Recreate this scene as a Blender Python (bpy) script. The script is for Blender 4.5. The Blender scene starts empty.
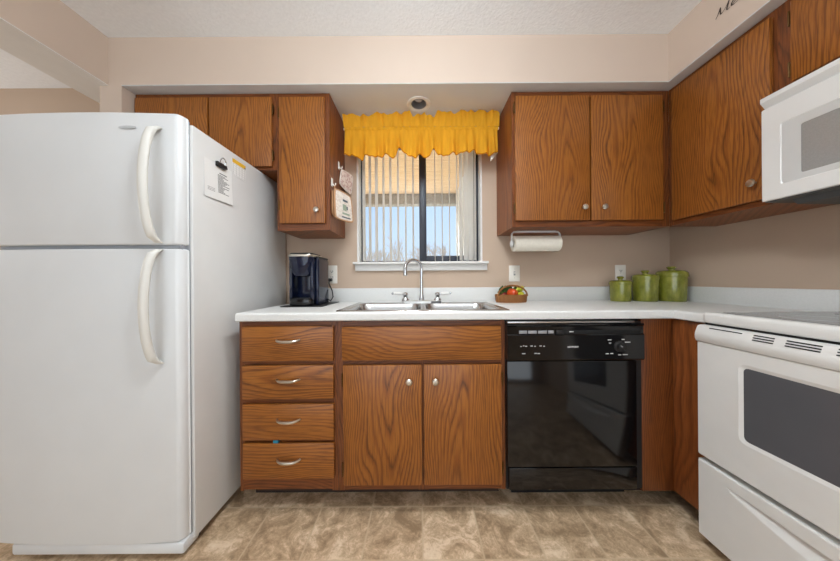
import bpy, bmesh, math, random
from mathutils import Vector, Matrix
random.seed(7)
C = bpy.context.scene
PI = math.pi
H = 1.055          # camera height
F = 260.0          # focal length in pixels of the 840 px frame

# ------------------------------------------------------------------ camera
cam_d = bpy.data.cameras.new('camera'); cam = bpy.data.objects.new('camera', cam_d)
C.collection.objects.link(cam)
cam.location = (0, 0, H); ROLL = .007       # the photograph leans a little
cam.rotation_euler = (PI/2, ROLL, 0)
cam_d.sensor_fit = 'HORIZONTAL'; cam_d.sensor_width = 36.0; cam_d.lens = 36.0*F/840.0
cam_d.clip_start = 0.02; cam_d.clip_end = 200
C.camera = cam

# ------------------------------------------------------------------ world, sun, room lights, exposure
w = bpy.data.worlds.new('sky'); C.world = w; w.use_nodes = True
nt = w.node_tree; nt.nodes.clear()
wo = nt.nodes.new('ShaderNodeOutputWorld'); bg = nt.nodes.new('ShaderNodeBackground')
tc = nt.nodes.new('ShaderNodeTexCoord'); sp = nt.nodes.new('ShaderNodeSeparateXYZ')
rmp = nt.nodes.new('ShaderNodeValToRGB')
nt.links.new(tc.outputs['Generated'], sp.inputs[0]); nt.links.new(sp.outputs['Z'], rmp.inputs[0])
rmp.color_ramp.elements[0].position = 0.0; rmp.color_ramp.elements[0].color = (0.74, 0.86, 1.0, 1)
rmp.color_ramp.elements[1].position = 0.45; rmp.color_ramp.elements[1].color = (0.38, 0.60, 1.0, 1)
nt.links.new(rmp.outputs[0], bg.inputs['Color']); nt.links.new(bg.outputs[0], wo.inputs[0])
bg.inputs['Strength'].default_value = 1.15

def light(name, kind, loc, rot, energy, color=(1, 1, 1), **kw):
    d = bpy.data.lights.new(name, kind); d.energy = energy; d.color = color
    for k, v in kw.items(): setattr(d, k, v)
    o = bpy.data.objects.new(name, d); C.collection.objects.link(o)
    o.location = loc; o.rotation_euler = rot
    return o
light('sun', 'SUN', (0, 8, 8), (math.radians(-48), 0, math.radians(12)), 10, (1, .96, .90), angle=.01)
# the kitchen's ceiling lamp, then added fills overhead, next door and behind the camera
light('ceiling_downlight', 'AREA', (0.05, .92, 2.365), (0, 0, 0), 6, (.92, .96, 1.0), shape='DISK', size=.16, spread=math.radians(118))
light('room_fill', 'POINT', (0.0, .40, 2.17), (0, 0, 0), 27, (.86, .94, 1.0), shadow_soft_size=.14)  # point light added as fill for the soffits and upper cabinets
light('dining_fill', 'POINT', (-3.0, 1.02, 1.45), (0, 0, 0), 15, (.95, .98, 1.0), shadow_soft_size=.13)  # unseen light added next door, set low to brighten the header underside
light('rear_fill', 'AREA', (-.6, -2.85, 1.25), (math.radians(90), 0, 0), 61, (.80, .91, 1.0),
      shape='RECTANGLE', size=3.4, size_y=2.1)  # area fill added behind the camera; the rear wall has no opening

C.view_settings.view_transform = 'Standard'; C.view_settings.look = 'None'
C.view_settings.gamma = 1.0; C.view_settings.use_curve_mapping = False
C.view_settings.exposure = 0.0

# ------------------------------------------------------------------ helpers
COL, ROW = 420, 281    # the part of the photograph that the measures now come from
def V(c, r):
    global COL, ROW
    COL, ROW = c, r
def fx(px, d): return (px-ROLL*(ROW-281)-420.0)/F*d
def fz(py, d): return H+(281.0-(py+ROLL*(COL-420)))/F*d

def lin(c):
    c = c/255.0
    return c/12.92 if c <= .04045 else ((c+.055)/1.055)**2.4
def rgb(r, g, b): return (lin(r), lin(g), lin(b), 1)

class MB:
    def __init__(s): s.bm = bmesh.new(); s.mi = 0
    def _merge(s, t, M=None):
        if M is not None: bmesh.ops.transform(t, matrix=M, verts=t.verts)
        mp = {}
        for v in t.verts: mp[v] = s.bm.verts.new(v.co)
        for f in t.faces:
            try: nf = s.bm.faces.new([mp[v] for v in f.verts]); nf.material_index = s.mi
            except ValueError: pass
        t.free(); return s
    def box(s, x0, x1, y0, y1, z0, z1, bev=0.0, seg=2, M=None):
        t = bmesh.new()
        bmesh.ops.create_cube(t, size=1.0)
        for v in t.verts:
            v.co = Vector((x0+(v.co.x+.5)*(x1-x0), y0+(v.co.y+.5)*(y1-y0), z0+(v.co.z+.5)*(z1-z0)))
        if bev > 0: bmesh.ops.bevel(t, geom=t.edges[:], offset=bev, segments=seg, affect='EDGES', profile=.5)
        return s._merge(t, M)
    def prism(s, poly, a0, a1, axis='z', bev=0.0, seg=2, M=None):
        """poly of (u,v): axis z -> (x,y); axis x -> (y,z); axis y -> (x,z)"""
        t = bmesh.new()
        def co(u, v, a):
            return (u, v, a) if axis == 'z' else ((a, u, v) if axis == 'x' else (u, a, v))
        lo = [t.verts.new(co(u, v, a0)) for u, v in poly]; hi = [t.verts.new(co(u, v, a1)) for u, v in poly]
        n = len(poly)
        f1 = t.faces.new(lo); f2 = t.faces.new(hi)
        for i in range(n): t.faces.new([lo[i], lo[(i+1) % n], hi[(i+1) % n], hi[i]])
        bmesh.ops.recalc_face_normals(t, faces=t.faces)
        if bev > 0:
            ed = [e for e in t.edges if (e in f1.edges[:] or e in f2.edges[:])]
            bmesh.ops.bevel(t, geom=ed, offset=bev, segments=seg, affect='EDGES', profile=.5)
        return s._merge(t, M)
    def lathe(s, prof, c=(0, 0, 0), axis='z', n=32, sx=1, sy=1, cap=True, M=None):
        t = bmesh.new(); rings = []
        for r, h in prof:
            rg = []
            for k in range(n):
                a = 2*PI*k/n; u = r*math.cos(a)*sx; v = r*math.sin(a)*sy
                p = (u, v, h) if axis == 'z' else ((u, -h, v) if axis == 'y' else (h, u, v))
                rg.append(t.verts.new((c[0]+p[0], c[1]+p[1], c[2]+p[2])))
            rings.append(rg)
        for a, b in zip(rings, rings[1:]):
            for k in range(n): t.faces.new([a[k], a[(k+1) % n], b[(k+1) % n], b[k]])
        if cap:
            t.faces.new(rings[0]); t.faces.new(rings[-1])
        bmesh.ops.recalc_face_normals(t, faces=t.faces)
        return s._merge(t, M)
    def loft(s, loops, cap0=True, cap1=True, closed=True, M=None, recalc=True):
        t = bmesh.new(); L = [[t.verts.new(p) for p in lp] for lp in loops]
        for a, b in zip(L, L[1:]):
            n = len(a); m = n if closed else n-1
            for k in range(m): t.faces.new([a[k], a[(k+1) % n], b[(k+1) % n], b[k]])
        if cap0: t.faces.new(L[0])
        if cap1: t.faces.new(L[-1])
        if recalc: bmesh.ops.recalc_face_normals(t, faces=t.faces)
        return s._merge(t, M)
    def tube(s, pts, r, n=10, sx=1.0, sy=1.0, up=(0, 0, 1), M=None):
        pts = [Vector(p) for p in pts]; m = len(pts); rs = r if isinstance(r, (list, tuple)) else [r]*m
        loops = []; ref = Vector(up)
        for i, p in enumerate(pts):
            tg = (pts[min(i+1, m-1)]-pts[max(i-1, 0)]).normalized()
            a = ref-tg*ref.dot(tg)
            if a.length < 1e-4: a = Vector((1, 0, 0))-tg*tg.x
            a.normalize(); b = tg.cross(a); ref = a
            loops.append([p+a*(rs[i]*sx*math.cos(2*PI*k/n))+b*(rs[i]*sy*math.sin(2*PI*k/n)) for k in range(n)])
        return s.loft(loops, M=M)
    def ball(s, c, rx, ry, rz, n=18, M=None):
        t = bmesh.new(); bmesh.ops.create_uvsphere(t, u_segments=n, v_segments=n//2+2, radius=1.0)
        for v in t.verts: v.co = Vector((c[0]+v.co.x*rx, c[1]+v.co.y*ry, c[2]+v.co.z*rz))
        return s._merge(t, M)
    def grid(s, fn, nu, nv, M=None):
        t = bmesh.new(); V = [[t.verts.new(fn(i/nu, j/nv)) for i in range(nu+1)] for j in range(nv+1)]
        for j in range(nv):
            for i in range(nu): t.faces.new([V[j][i], V[j][i+1], V[j+1][i+1], V[j+1][i]])
        return s._merge(t, M)
    def build(s, name, mats, parent=None, kind=None, ang=32, weld=True):
        bm = s.bm
        if weld: bmesh.ops.remove_doubles(bm, verts=bm.verts, dist=1e-6)
        lo = Vector((1e9,)*3); hi = Vector((-1e9,)*3)
        for v in bm.verts:
            for k in range(3): lo[k] = min(lo[k], v.co[k]); hi[k] = max(hi[k], v.co[k])
        c = (lo+hi)/2
        for v in bm.verts: v.co -= c
        me = bpy.data.meshes.new(name); bm.to_mesh(me); bm.free()
        for m in (mats if isinstance(mats, (list, tuple)) else [mats]): me.materials.append(m)
        me.polygons.foreach_set('use_smooth', [True]*len(me.polygons))
        me.set_sharp_from_angle(angle=math.radians(ang))
        o = bpy.data.objects.new(name, me); C.collection.objects.link(o)
        o.location = c
        if parent is not None:
            o.parent = parent
            if parent.type == 'MESH': o.location = c-Vector(parent['_c'])
        o['_c'] = tuple(c)
        if kind: o['kind'] = kind
        return o

def box(name, m, b, parent=None, bev=0.0, kind=None, seg=2): return MB().box(*b, bev=bev, seg=seg).build(name, m, parent, kind)
def tag(o, label, cat, group=None):
    o['label'] = label; o['category'] = cat
    if group: o['group'] = group
    return o
def thing(name, label, cat, loc=(0, 0, 0), rz=0.0, group=None):
    o = bpy.data.objects.new(name, None); C.collection.objects.link(o); o.empty_display_size = .05
    o.location = loc; o.rotation_euler = (0, 0, rz)
    return tag(o, label, cat, group)
def rrect(x0, x1, y0, y1, r, n=5):
    out = []
    for cx, cy, a0 in ((x1-r, y1-r, 0), (x0+r, y1-r, PI/2), (x0+r, y0+r, PI), (x1-r, y0+r, 1.5*PI)):
        for k in range(n+1):
            a = a0+PI/2*k/n; out.append((cx+r*math.cos(a), cy+r*math.sin(a)))
    return out
def interp(tab, x):
    if x <= tab[0][0]: return tab[0][1]
    for (a, b), (c, d) in zip(tab, tab[1:]):
        if x <= c: return b+(d-b)*(x-a)/(c-a)
    return tab[-1][1]

# ------------------------------------------------------------------ materials
class N:
    def __init__(s, name):
        s.m = bpy.data.materials.new(name); s.m.use_nodes = True; s.t = s.m.node_tree
        s.p = s.t.nodes['Principled BSDF']; s.out = s.t.nodes['Material Output']
    def n(s, ty, **kw):
        x = s.t.nodes.new(ty)
        for k, v in kw.items(): setattr(x, k, v)
        return x
    def l(s, a, b): s.t.links.new(a, b)
    def math(s, op, a, b=None, c=None):
        x = s.n('ShaderNodeMath', operation=op)
        for i, v in enumerate((a, b, c)):
            if v is None: continue
            if isinstance(v, (int, float)): x.inputs[i].default_value = v
            else: s.l(v, x.inputs[i])
        return x.outputs[0]
    def coords(s, kind='Object'): return s.n('ShaderNodeTexCoord').outputs[kind]
    def noise(s, vec, scale=5, detail=3, rough=.5, dist=0.0):
        x = s.n('ShaderNodeTexNoise'); s.l(vec, x.inputs['Vector'])
        x.inputs['Scale'].default_value = scale; x.inputs['Detail'].default_value = detail
        x.inputs['Roughness'].default_value = rough; x.inputs['Distortion'].default_value = dist
        return x.outputs[0]
    def ramp(s, fac, stops):
        r = s.n('ShaderNodeValToRGB'); e = r.color_ramp.elements
        while len(e) < len(stops): e.new(.5)
        for i, (p, c) in enumerate(stops): e[i].position = p; e[i].color = c
        s.l(fac, r.inputs[0]); return r.outputs[0]
    def mix(s, f, a, b, bt='MIX'):
        x = s.n('ShaderNodeMix', data_type='RGBA', blend_type=bt)
        for i, v in ((0, f), (6, a), (7, b)):
            if isinstance(v, (int, float)): x.inputs[i].default_value = v
            elif isinstance(v, tuple): x.inputs[i].default_value = v
            else: s.l(v, x.inputs[i])
        return x.outputs[2]
    def bump(s, h, strength=.2, dist=.002):
        b = s.n('ShaderNodeBump'); b.inputs['Strength'].default_value = strength; b.inputs['Distance'].default_value = dist
        s.l(h, b.inputs['Height']); s.l(b.outputs[0], s.p.inputs['Normal'])
    def mapping(s, vec, scale=(1, 1, 1), loc=(0, 0, 0)):
        x = s.n('ShaderNodeMapping'); s.l(vec, x.inputs[0]); x.inputs['Scale'].default_value = scale; x.inputs['Location'].default_value = loc
        return x.outputs[0]

def plain(name, col, rough=.5, metal=0.0, var=.06, nscale=14, bump=0.0, bscale=200, coat=0.0, spec=.5, trans=0.0, bdist=.001):
    k = N(name); co = k.coords()
    nz = k.noise(co, nscale, 3)
    d = tuple(c*(1-var) for c in col[:3])+(1,); u = tuple(min(1, c*(1+var)) for c in col[:3])+(1,)
    k.l(k.ramp(nz, [(.3, d), (.7, u)]), k.p.inputs['Base Color'])
    k.p.inputs['Roughness'].default_value = rough; k.p.inputs['Metallic'].default_value = metal
    k.p.inputs['Coat Weight'].default_value = coat; k.p.inputs['Specular IOR Level'].default_value = spec
    k.p.inputs['Transmission Weight'].default_value = trans
    if bump: k.bump(k.noise(co, bscale, 2), bump, bdist)
    return k.m

def oak(name, light_c, mid_c, dark_c, along='z', freq=80, slope=.085, rough=.38):
    k = N(name); co = k.coords()
    s = k.n('ShaderNodeSeparateXYZ'); k.l(co, s.inputs[0])
    rnd = k.n('ShaderNodeObjectInfo').outputs['Random']
    if along == 'z': ac = k.math('ADD', s.outputs[0], s.outputs[1]); al = s.outputs[2]
    else: ac = k.math('ADD', s.outputs[2], s.outputs[1]); al = s.outputs[0]
    r1 = k.math('MULTIPLY', k.math('SUBTRACT', rnd, .5), .22)
    r2 = k.math('MULTIPLY', k.math('SUBTRACT', k.math('FRACT', k.math('MULTIPLY', rnd, 7.31)), .5), .9)
    cb = k.n('ShaderNodeCombineXYZ'); k.l(k.math('MULTIPLY', ac, 3.6), cb.inputs[0]); k.l(k.math('MULTIPLY', al, 1.35), cb.inputs[1]); k.l(k.math('MULTIPLY', rnd, 37.0), cb.inputs[2])
    warp = k.math('SUBTRACT', k.noise(cb.outputs[0], 1.5, 1, .35), .5)
    acw = k.math('ADD', k.math('ADD', ac, r1), k.math('MULTIPLY', warp, .17))
    alw = k.math('MULTIPLY', k.math('ADD', al, r2), slope)
    rr = k.math('SQRT', k.math('ADD', k.math('MULTIPLY', acw, acw), k.math('ADD', k.math('MULTIPLY', alw, alw), .0006)))
    cf = k.n('ShaderNodeCombineXYZ'); k.l(k.math('MULTIPLY', ac, 120.0), cf.inputs[0]); k.l(k.math('MULTIPLY', al, 5.0), cf.inputs[1]); k.l(k.math('MULTIPLY', rnd, 11.0), cf.inputs[2])
    fuzz = k.noise(cf.outputs[0], 1.0, 3, .6)
    ph = k.math('FRACT', k.math('ADD', k.math('MULTIPLY', rr, freq), k.math('MULTIPLY', fuzz, .55)))
    base = k.ramp(ph, [(0.0, mid_c), (.35, light_c), (.62, light_c), (1.0, mid_c)])
    line = k.ramp(ph, [(.70, (0, 0, 0, 1)), (.90, (1, 1, 1, 1)), (1.0, (0, 0, 0, 1))])
    cm_ = k.n('ShaderNodeCombineXYZ'); k.l(k.math('MULTIPLY', ac, 16.0), cm_.inputs[0]); k.l(k.math('MULTIPLY', al, 3.0), cm_.inputs[1]); k.l(k.math('MULTIPLY', rnd, 51.0), cm_.inputs[2])
    mask = k.ramp(k.noise(cm_.outputs[0], 1.0, 2, .5), [(.38, (.10, .10, .10, 1)), (.60, (1, 1, 1, 1))])
    band = k.mix(k.math('MULTIPLY', k.math('MULTIPLY', line, mask), .95), base, dark_c)
    cg = k.n('ShaderNodeCombineXYZ'); k.l(k.math('MULTIPLY', ac, 300.0), cg.inputs[0]); k.l(k.math('MULTIPLY', al, 11.0), cg.inputs[1]); k.l(k.math('MULTIPLY', rnd, 23.0), cg.inputs[2])
    pore = k.noise(cg.outputs[0], 1.0, 2, .55)
    pm = k.ramp(pore, [(.36, (1, 1, 1, 1)), (.52, (0, 0, 0, 1))])
    c2 = k.mix(k.math('MULTIPLY', pm, .5), band, dark_c)
    tone = k.noise(cb.outputs[0], .9, 2, .5)
    c3 = k.mix(k.math('MULTIPLY', tone, .45), c2, mid_c)
    k.l(c3, k.p.inputs['Base Color'])
    k.p.inputs['Roughness'].default_value = rough; k.p.inputs['Specular IOR Level'].default_value = .45
    k.bump(pore, .10, .0006)
    return k.m

OAK_L, OAK_M, OAK_D = rgb(166, 103, 40), rgb(138, 78, 27), rgb(68, 35, 13)
M = {}
M['oak'] = oak('oak_vertical_grain', OAK_L, OAK_M, OAK_D)
M['oak_h'] = oak('oak_horizontal_grain', OAK_L, OAK_M, OAK_D, along='x')
M['frame'] = oak('oak_face_frame', rgb(132, 74, 33), rgb(106, 56, 24), rgb(58, 29, 13), freq=80)
M['frame_h'] = oak('oak_face_frame_rail', rgb(132, 74, 33), rgb(106, 56, 24), rgb(58, 29, 13), along='x', freq=80)
M['panel'] = oak('oak_side_panel', rgb(150, 86, 42), rgb(122, 66, 30), rgb(80, 42, 20), freq=40)
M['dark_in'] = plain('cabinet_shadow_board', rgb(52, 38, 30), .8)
M['wall'] = plain('beige_wall_paint', rgb(196, 173, 152), .75, var=.02, nscale=3, bump=.12, bscale=160)
M['soffit'] = plain('light_beige_paint', rgb(210, 191, 175), .75, var=.02, nscale=3, bump=.12, bscale=160)
M['ceil'] = plain('textured_white_ceiling', rgb(248, 250, 252), .9, var=.03, nscale=60, bump=.5, bscale=85, bdist=.005)
M['soffit_under'] = plain('white_soffit_paint', rgb(222, 223, 223), .8, var=.02, nscale=5)
M['trim'] = plain('white_trim_paint', rgb(232, 230, 226), .45, var=.02)
M['fridge'] = plain('white_appliance_enamel', rgb(226, 228, 229), .36, var=.015, nscale=6, bump=.06, bscale=420)
M['fridge_side'] = plain('pebbled_white_enamel', rgb(222, 222, 220), .36, var=.02, nscale=8, bump=.28, bscale=260)
M['handle_w'] = plain('off_white_plastic', rgb(224, 222, 215), .4, var=.02)
M['badge'] = plain('pale_badge', rgb(196, 198, 200), .3)
M['gasket'] = plain('grey_rubber_gasket', rgb(150, 154, 160), .6)
M['range'] = plain('white_range_enamel', rgb(230, 229, 226), .25, var=.015)
M['glass_dark'] = plain('dark_oven_glass', rgb(92, 92, 96), .13, var=.05, nscale=5)
M['cooktop'] = plain('grey_ceramic_cooktop', rgb(112, 112, 112), .16, var=.06, nscale=300)
M['black'] = plain('black_gloss_plastic', rgb(10, 10, 12), .10, var=.1)
M['black_m'] = plain('black_matte_plastic', rgb(20, 20, 22), .45, var=.1)
M['slot'] = plain('black_slot', rgb(8, 8, 8), .8)
M['silver'] = plain('satin_nickel', rgb(208, 202, 190), .28, 1.0, var=.04)
M['chrome'] = plain('polished_chrome', rgb(215, 218, 222), .08, 1.0, var=.02)
M['steel'] = plain('brushed_stainless', rgb(190, 190, 190), .27, 1.0, var=.05, nscale=40)
M['steel_l'] = plain('satin_chrome_plate', rgb(228, 228, 226), .38, .85, var=.02)
M['bronze'] = plain('antique_brass_hinge', rgb(104, 78, 48), .4, 1.0, var=.1)
M['counter'] = plain('pale_grey_laminate', rgb(224, 224, 221), .38, var=.025, nscale=120)
M['mw_window'] = plain('microwave_screen', rgb(150, 148, 146), .10, var=.05, nscale=300)
M['mw_border'] = plain('microwave_window_border', rgb(205, 205, 203), .14, var=.02)
M['mw_under'] = plain('microwave_underside', rgb(78, 80, 82), .5, var=.1)
M['plate'] = plain('almond_switch_plate', rgb(234, 229, 219), .4, var=.02)
M['paper'] = plain('white_paper', rgb(240, 240, 238), .8, var=.01)
M['print'] = plain('grey_print_ink', rgb(118, 118, 118), .8)
M['print_l'] = plain('pale_print_ink', rgb(186, 186, 186), .8)
M['ink'] = plain('dark_wall_lettering', rgb(66, 54, 46), .6)
M['yellow'] = plain('yellow_print', rgb(236, 186, 50), .6)
M['white_mark'] = plain('white_panel_print', rgb(205, 205, 205), .5)
M['navy'] = plain('midnight_gloss_plastic', rgb(15, 22, 44), .12, var=.1)
M['towel'] = plain('paper_towel', rgb(236, 230, 216), .9, var=.03, nscale=60, bump=.4, bscale=300)
M['wire'] = plain('white_wire', rgb(214, 214, 214), .3, var=.02)
M['teal'] = plain('teal_plastic', rgb(30, 130, 160), .5)
M['can_grey'] = plain('grey_lamp_baffle', rgb(150, 150, 153), .5, var=.08)
M['bulb'] = plain('unlit_lamp_bulb', rgb(196, 196, 200), .25)
M['winframe'] = plain('dark_bronze_window_frame', rgb(38, 42, 54), .4, var=.06)

def floor_mat():
    k = N('vinyl_stone_tile'); co = k.coords('Object')
    s = k.n('ShaderNodeSeparateXYZ'); k.l(co, s.inputs[0])
    P = .2335
    u = k.math('DIVIDE', k.math('SUBTRACT', s.outputs[0], .004), P); v = k.math('DIVIDE', k.math('SUBTRACT', s.outputs[1], 1.214), P)
    fu, fv = k.math('FRACT', u), k.math('FRACT', v)
    eu = k.math('MINIMUM', fu, k.math('SUBTRACT', 1.0, fu)); ev = k.math('MINIMUM', fv, k.math('SUBTRACT', 1.0, fv))
    e = k.math('MINIMUM', eu, ev)
    g = k.ramp(e, [(.010, (1, 1, 1, 1)), (.022, (0, 0, 0, 1))])
    cb = k.n('ShaderNodeCombineXYZ'); k.l(k.math('FLOOR', u), cb.inputs[0]); k.l(k.math('FLOOR', v), cb.inputs[1])
    wn = k.n('ShaderNodeTexWhiteNoise', noise_dimensions='3D'); k.l(cb.outputs[0], wn.inputs['Vector'])
    off = k.n('ShaderNodeVectorMath', operation='MULTIPLY_ADD'); k.l(wn.outputs['Color'], off.inputs[0]); off.inputs[1].default_value = (9, 9, 9); k.l(co, off.inputs[2])
    n1 = k.noise(off.outputs[0], 7.5, 6, .62, 1.3); n2 = k.noise(off.outputs[0], 26, 5, .7, 2.0)
    n3 = k.noise(off.outputs[0], 130, 3, .7)
    tot = k.math('ADD', k.math('ADD', k.math('MULTIPLY', n1, .60), k.math('MULTIPLY', n2, .30)), k.math('MULTIPLY', n3, .12))
    tot = k.math('ADD', tot, k.math('MULTIPLY', k.math('SUBTRACT', wn.outputs['Value'], .5), .05))
    c = k.ramp(tot, [(.40, rgb(152, 126, 97)), (.475, rgb(184, 156, 124)), (.525, rgb(202, 174, 141)), (.58, rgb(226, 201, 170)), (.66, rgb(236, 215, 188))])
    c = k.mix(k.math('MULTIPLY', g, .75), c, rgb(206, 182, 150))
    k.l(c, k.p.inputs['Base Color']); k.p.inputs['Roughness'].default_value = .42
    k.bump(k.math('SUBTRACT', n2, g), .12, .001)
    return k.m
M['floor'] = floor_mat()

def cloth_mat(name, col, tr=.45, var=.1):
    k = N(name); co = k.coords(); nz = k.noise(k.mapping(co, (30, 30, 5)), 2.0, 3)
    c = k.ramp(nz, [(.3, tuple(x*(1-var) for x in col[:3])+(1,)), (.7, tuple(min(1, x*(1+var)) for x in col[:3])+(1,))])
    k.t.nodes.remove(k.p)
    d = k.n('ShaderNodeBsdfDiffuse'); t = k.n('ShaderNodeBsdfTranslucent'); mx = k.n('ShaderNodeMixShader')
    k.l(c, d.inputs[0]); k.l(c, t.inputs[0]); mx.inputs[0].default_value = tr
    k.l(d.outputs[0], mx.inputs[1]); k.l(t.outputs[0], mx.inputs[2]); k.l(mx.outputs[0], k.out.inputs[0])
    return k.m
M['valance'] = cloth_mat('yellow_cotton', rgb(252, 196, 62), .5)
M['hem'] = cloth_mat('amber_hem', rgb(196, 126, 30), .3)
M['slat'] = cloth_mat('white_vinyl_slat', rgb(240, 239, 236), .5, .03)
M['lining'] = cloth_mat('white_lining', rgb(236, 232, 224), .4, .03)

def glass_mat():
    k = N('window_glass'); k.t.nodes.remove(k.p)
    g = k.n('ShaderNodeBsdfGlossy'); g.inputs['Roughness'].default_value = .45
    t = k.n('ShaderNodeBsdfTransparent'); mx = k.n('ShaderNodeMixShader'); mx.inputs[0].default_value = .03
    t.inputs[0].default_value = (.95, .97, .97, 1)
    k.l(t.outputs[0], mx.inputs[1]); k.l(g.outputs[0], mx.inputs[2]); k.l(mx.outputs[0], k.out.inputs[0])
    return k.m
M['glass'] = glass_mat()

def glaze_mat():
    k = N('green_crackle_glaze'); co = k.coords()
    n1 = k.noise(k.mapping(co, (1, 1, .45)), 26, 4, .6); v = k.n('ShaderNodeTexVoronoi', feature='DISTANCE_TO_EDGE'); k.l(co, v.inputs['Vector']); v.inputs['Scale'].default_value = 130
    c = k.ramp(n1, [(.3, rgb(104, 108, 34)), (.5, rgb(132, 134, 48)), (.72, rgb(158, 156, 72))])
    cr = k.ramp(v.outputs[0], [(.0, (1, 1, 1, 1)), (.06, (0, 0, 0, 1))])
    c = k.mix(k.math('MULTIPLY', cr, .25), c, rgb(80, 84, 20))
    k.l(c, k.p.inputs['Base Color']); k.p.inputs['Roughness'].default_value = .22; k.p.inputs['Coat Weight'].default_value = .4
    return k.m
M['glaze'] = glaze_mat()
def wicker_mat():
    k = N('woven_wicker'); co = k.coords()
    a = k.n('ShaderNodeTexWave', wave_type='BANDS', bands_direction='Z'); k.l(co, a.inputs['Vector']); a.inputs['Scale'].default_value = 60; a.inputs['Distortion'].default_value = 2
    b = k.n('ShaderNodeTexWave', wave_type='BANDS', bands_direction='X'); k.l(co, b.inputs['Vector']); b.inputs['Scale'].default_value = 45
    h = k.math('MULTIPLY', a.outputs[1], b.outputs[1])
    k.l(k.ramp(h, [(.0, rgb(110, 66, 28)), (.5, rgb(172, 110, 50)), (1, rgb(206, 148, 82))]), k.p.inputs['Base Color'])
    k.p.inputs['Roughness'].default_value = .6; k.bump(h, .6, .003)
    return k.m
M['wicker'] = wicker_mat()
def quilt_mat(name, base, spot, scale):
    k = N(name); co = k.coords(); n = k.noise(co, scale, 3, .6)
    k.l(k.ramp(n, [(.46, base), (.56, spot), (.64, base)]), k.p.inputs['Base Color']); k.p.inputs['Roughness'].default_value = .9
    return k.m
M['floral'] = quilt_mat('pink_floral_quilt', rgb(222, 204, 192), rgb(178, 132, 122), 60)
M['quilt'] = quilt_mat('cream_quilt', rgb(226, 216, 204), rgb(206, 190, 178), 50)
M['tan'] = plain('tan_quilt_binding', rgb(186, 142, 104), .9)
M['print_dark'] = plain('slate_print', rgb(92, 96, 102), .9)
M['print_sage'] = plain('sage_print', rgb(150, 160, 140), .9)
def planks_mat():
    k = N('tan_porch_boards'); co = k.coords(); s = k.n('ShaderNodeSeparateXYZ'); k.l(co, s.inputs[0])
    f = k.math('FRACT', k.math('MULTIPLY', s.outputs[1], 7.0))
    n = k.noise(k.mapping(co, (1.2, 9, 1)), 4, 4)
    c = k.ramp(n, [(.3, rgb(216, 184, 146)), (.7, rgb(240, 214, 180))])
    g = k.ramp(f, [(.0, (1, 1, 1, 1)), (.05, (0, 0, 0, 1))])
    k.l(k.mix(k.math('MULTIPLY', g, .5), c, rgb(150, 120, 90)), k.p.inputs['Base Color']); k.p.inputs['Roughness'].default_value = .8
    return k.m
M['planks'] = planks_mat()
M['beam'] = plain('weathered_grey_beam', rgb(150, 146, 138), .8, var=.15, nscale=20)
M['siding'] = plain('white_siding', rgb(226, 228, 228), .7, var=.03)
M['deck'] = plain('pale_concrete', rgb(222, 214, 200), .9, var=.06)
M['field'] = plain('dry_grass', rgb(170, 156, 118), .95, var=.15, nscale=2)
M['bark'] = plain('haze_tinted_bark', rgb(206, 194, 186), .9, var=.12)  # distant haze painted into the bark colour

# ------------------------------------------------------------------ room shell
S = 'structure'
CEIL = 2.374; SOF = 2.116; BW = 1.76; XR = 1.692; XL = -4.6; YB = -3.0
fl = MB().box(XL-.15, XR+.15, YB-.15, BW+.16, -.06, 0).build('floor', M['floor'], None, S)
for v in fl.data.vertices: v.co += fl.location       # keep the tile grid in room coordinates
fl.location = (0, 0, 0)
box('ceiling', M['ceil'], (XL-.15, XR+.15, YB-.15, BW+.16, CEIL, CEIL+.06), kind=S)
V(420, 200)
WX0, WX1, WZ0, WZ1 = -.423, .423, 1.165, 2.05
wb = MB()
wb.box(XL-.15, WX0, BW, BW+.15, 0, CEIL); wb.box(WX1, XR+.15, BW, BW+.15, 0, CEIL)
wb.box(WX0, WX1, BW, BW+.15, 0, WZ0); wb.box(WX0, WX1, BW, BW+.15, WZ1, CEIL)
wb.build('wall_back', M['wall'], None, S)
box('wall_right', M['wall'], (XR, XR+.14, YB, BW, 0, CEIL), kind=S)
box('wall_left', M['wall'], (XL-.14, XL, YB, BW, 0, CEIL), kind=S)
box('wall_rear', M['wall'], (XL, XR, YB-.14, YB, 0, CEIL), kind=S)
box('wall_stub', M['soffit'], (-1.718, -1.60, 1.40, BW, 0, SOF+.004), kind=S)
# soffit over the sink wall (with a square cut for the recessed lamp) and over the range wall
hx, hy, hr = 0.0, 1.567, .052
sb = MB()
y0, y1, xa, xb = 1.40, BW, -1.67, XR
zz = SOF+.004
sb.box(xa, hx-hr, y0, y1, zz, CEIL); sb.box(hx+hr, xb, y0, y1, zz, CEIL)
sb.box(hx-hr, hx+hr, y0, hy-hr, zz, CEIL); sb.box(hx-hr, hx+hr, hy+hr, y1, zz, CEIL)
sb.build('wall_soffit_back', M['soffit'], None, S)
sb = MB()
sb.box(-1.5995, hx-hr, y0+.001, y1, SOF, zz); sb.box(hx+hr, 1.346, y0+.001, y1, SOF, zz)
sb.box(hx-hr, hx+hr, y0+.001, hy-hr, SOF, zz); sb.box(hx-hr, hx+hr, hy+hr, y1, SOF, zz)
sb.build('ceiling_soffit_back', M['soffit_under'], None, S)
box('wall_soffit_right', M['soffit'], (1.346, XR, YB, 1.40, zz, CEIL), kind=S)
box('ceiling_soffit_right', M['soffit_under'], (1.347, XR, YB, BW, SOF, zz), kind=S)
# header beam between kitchen and dining room
box('wall_header', M['soffit'], (-1.887, -1.67, YB, BW, zz, CEIL), kind=S)
box('trim_1', M['trim'], (-1.887, -1.671, YB, BW, SOF, zz), kind=S)

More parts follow.
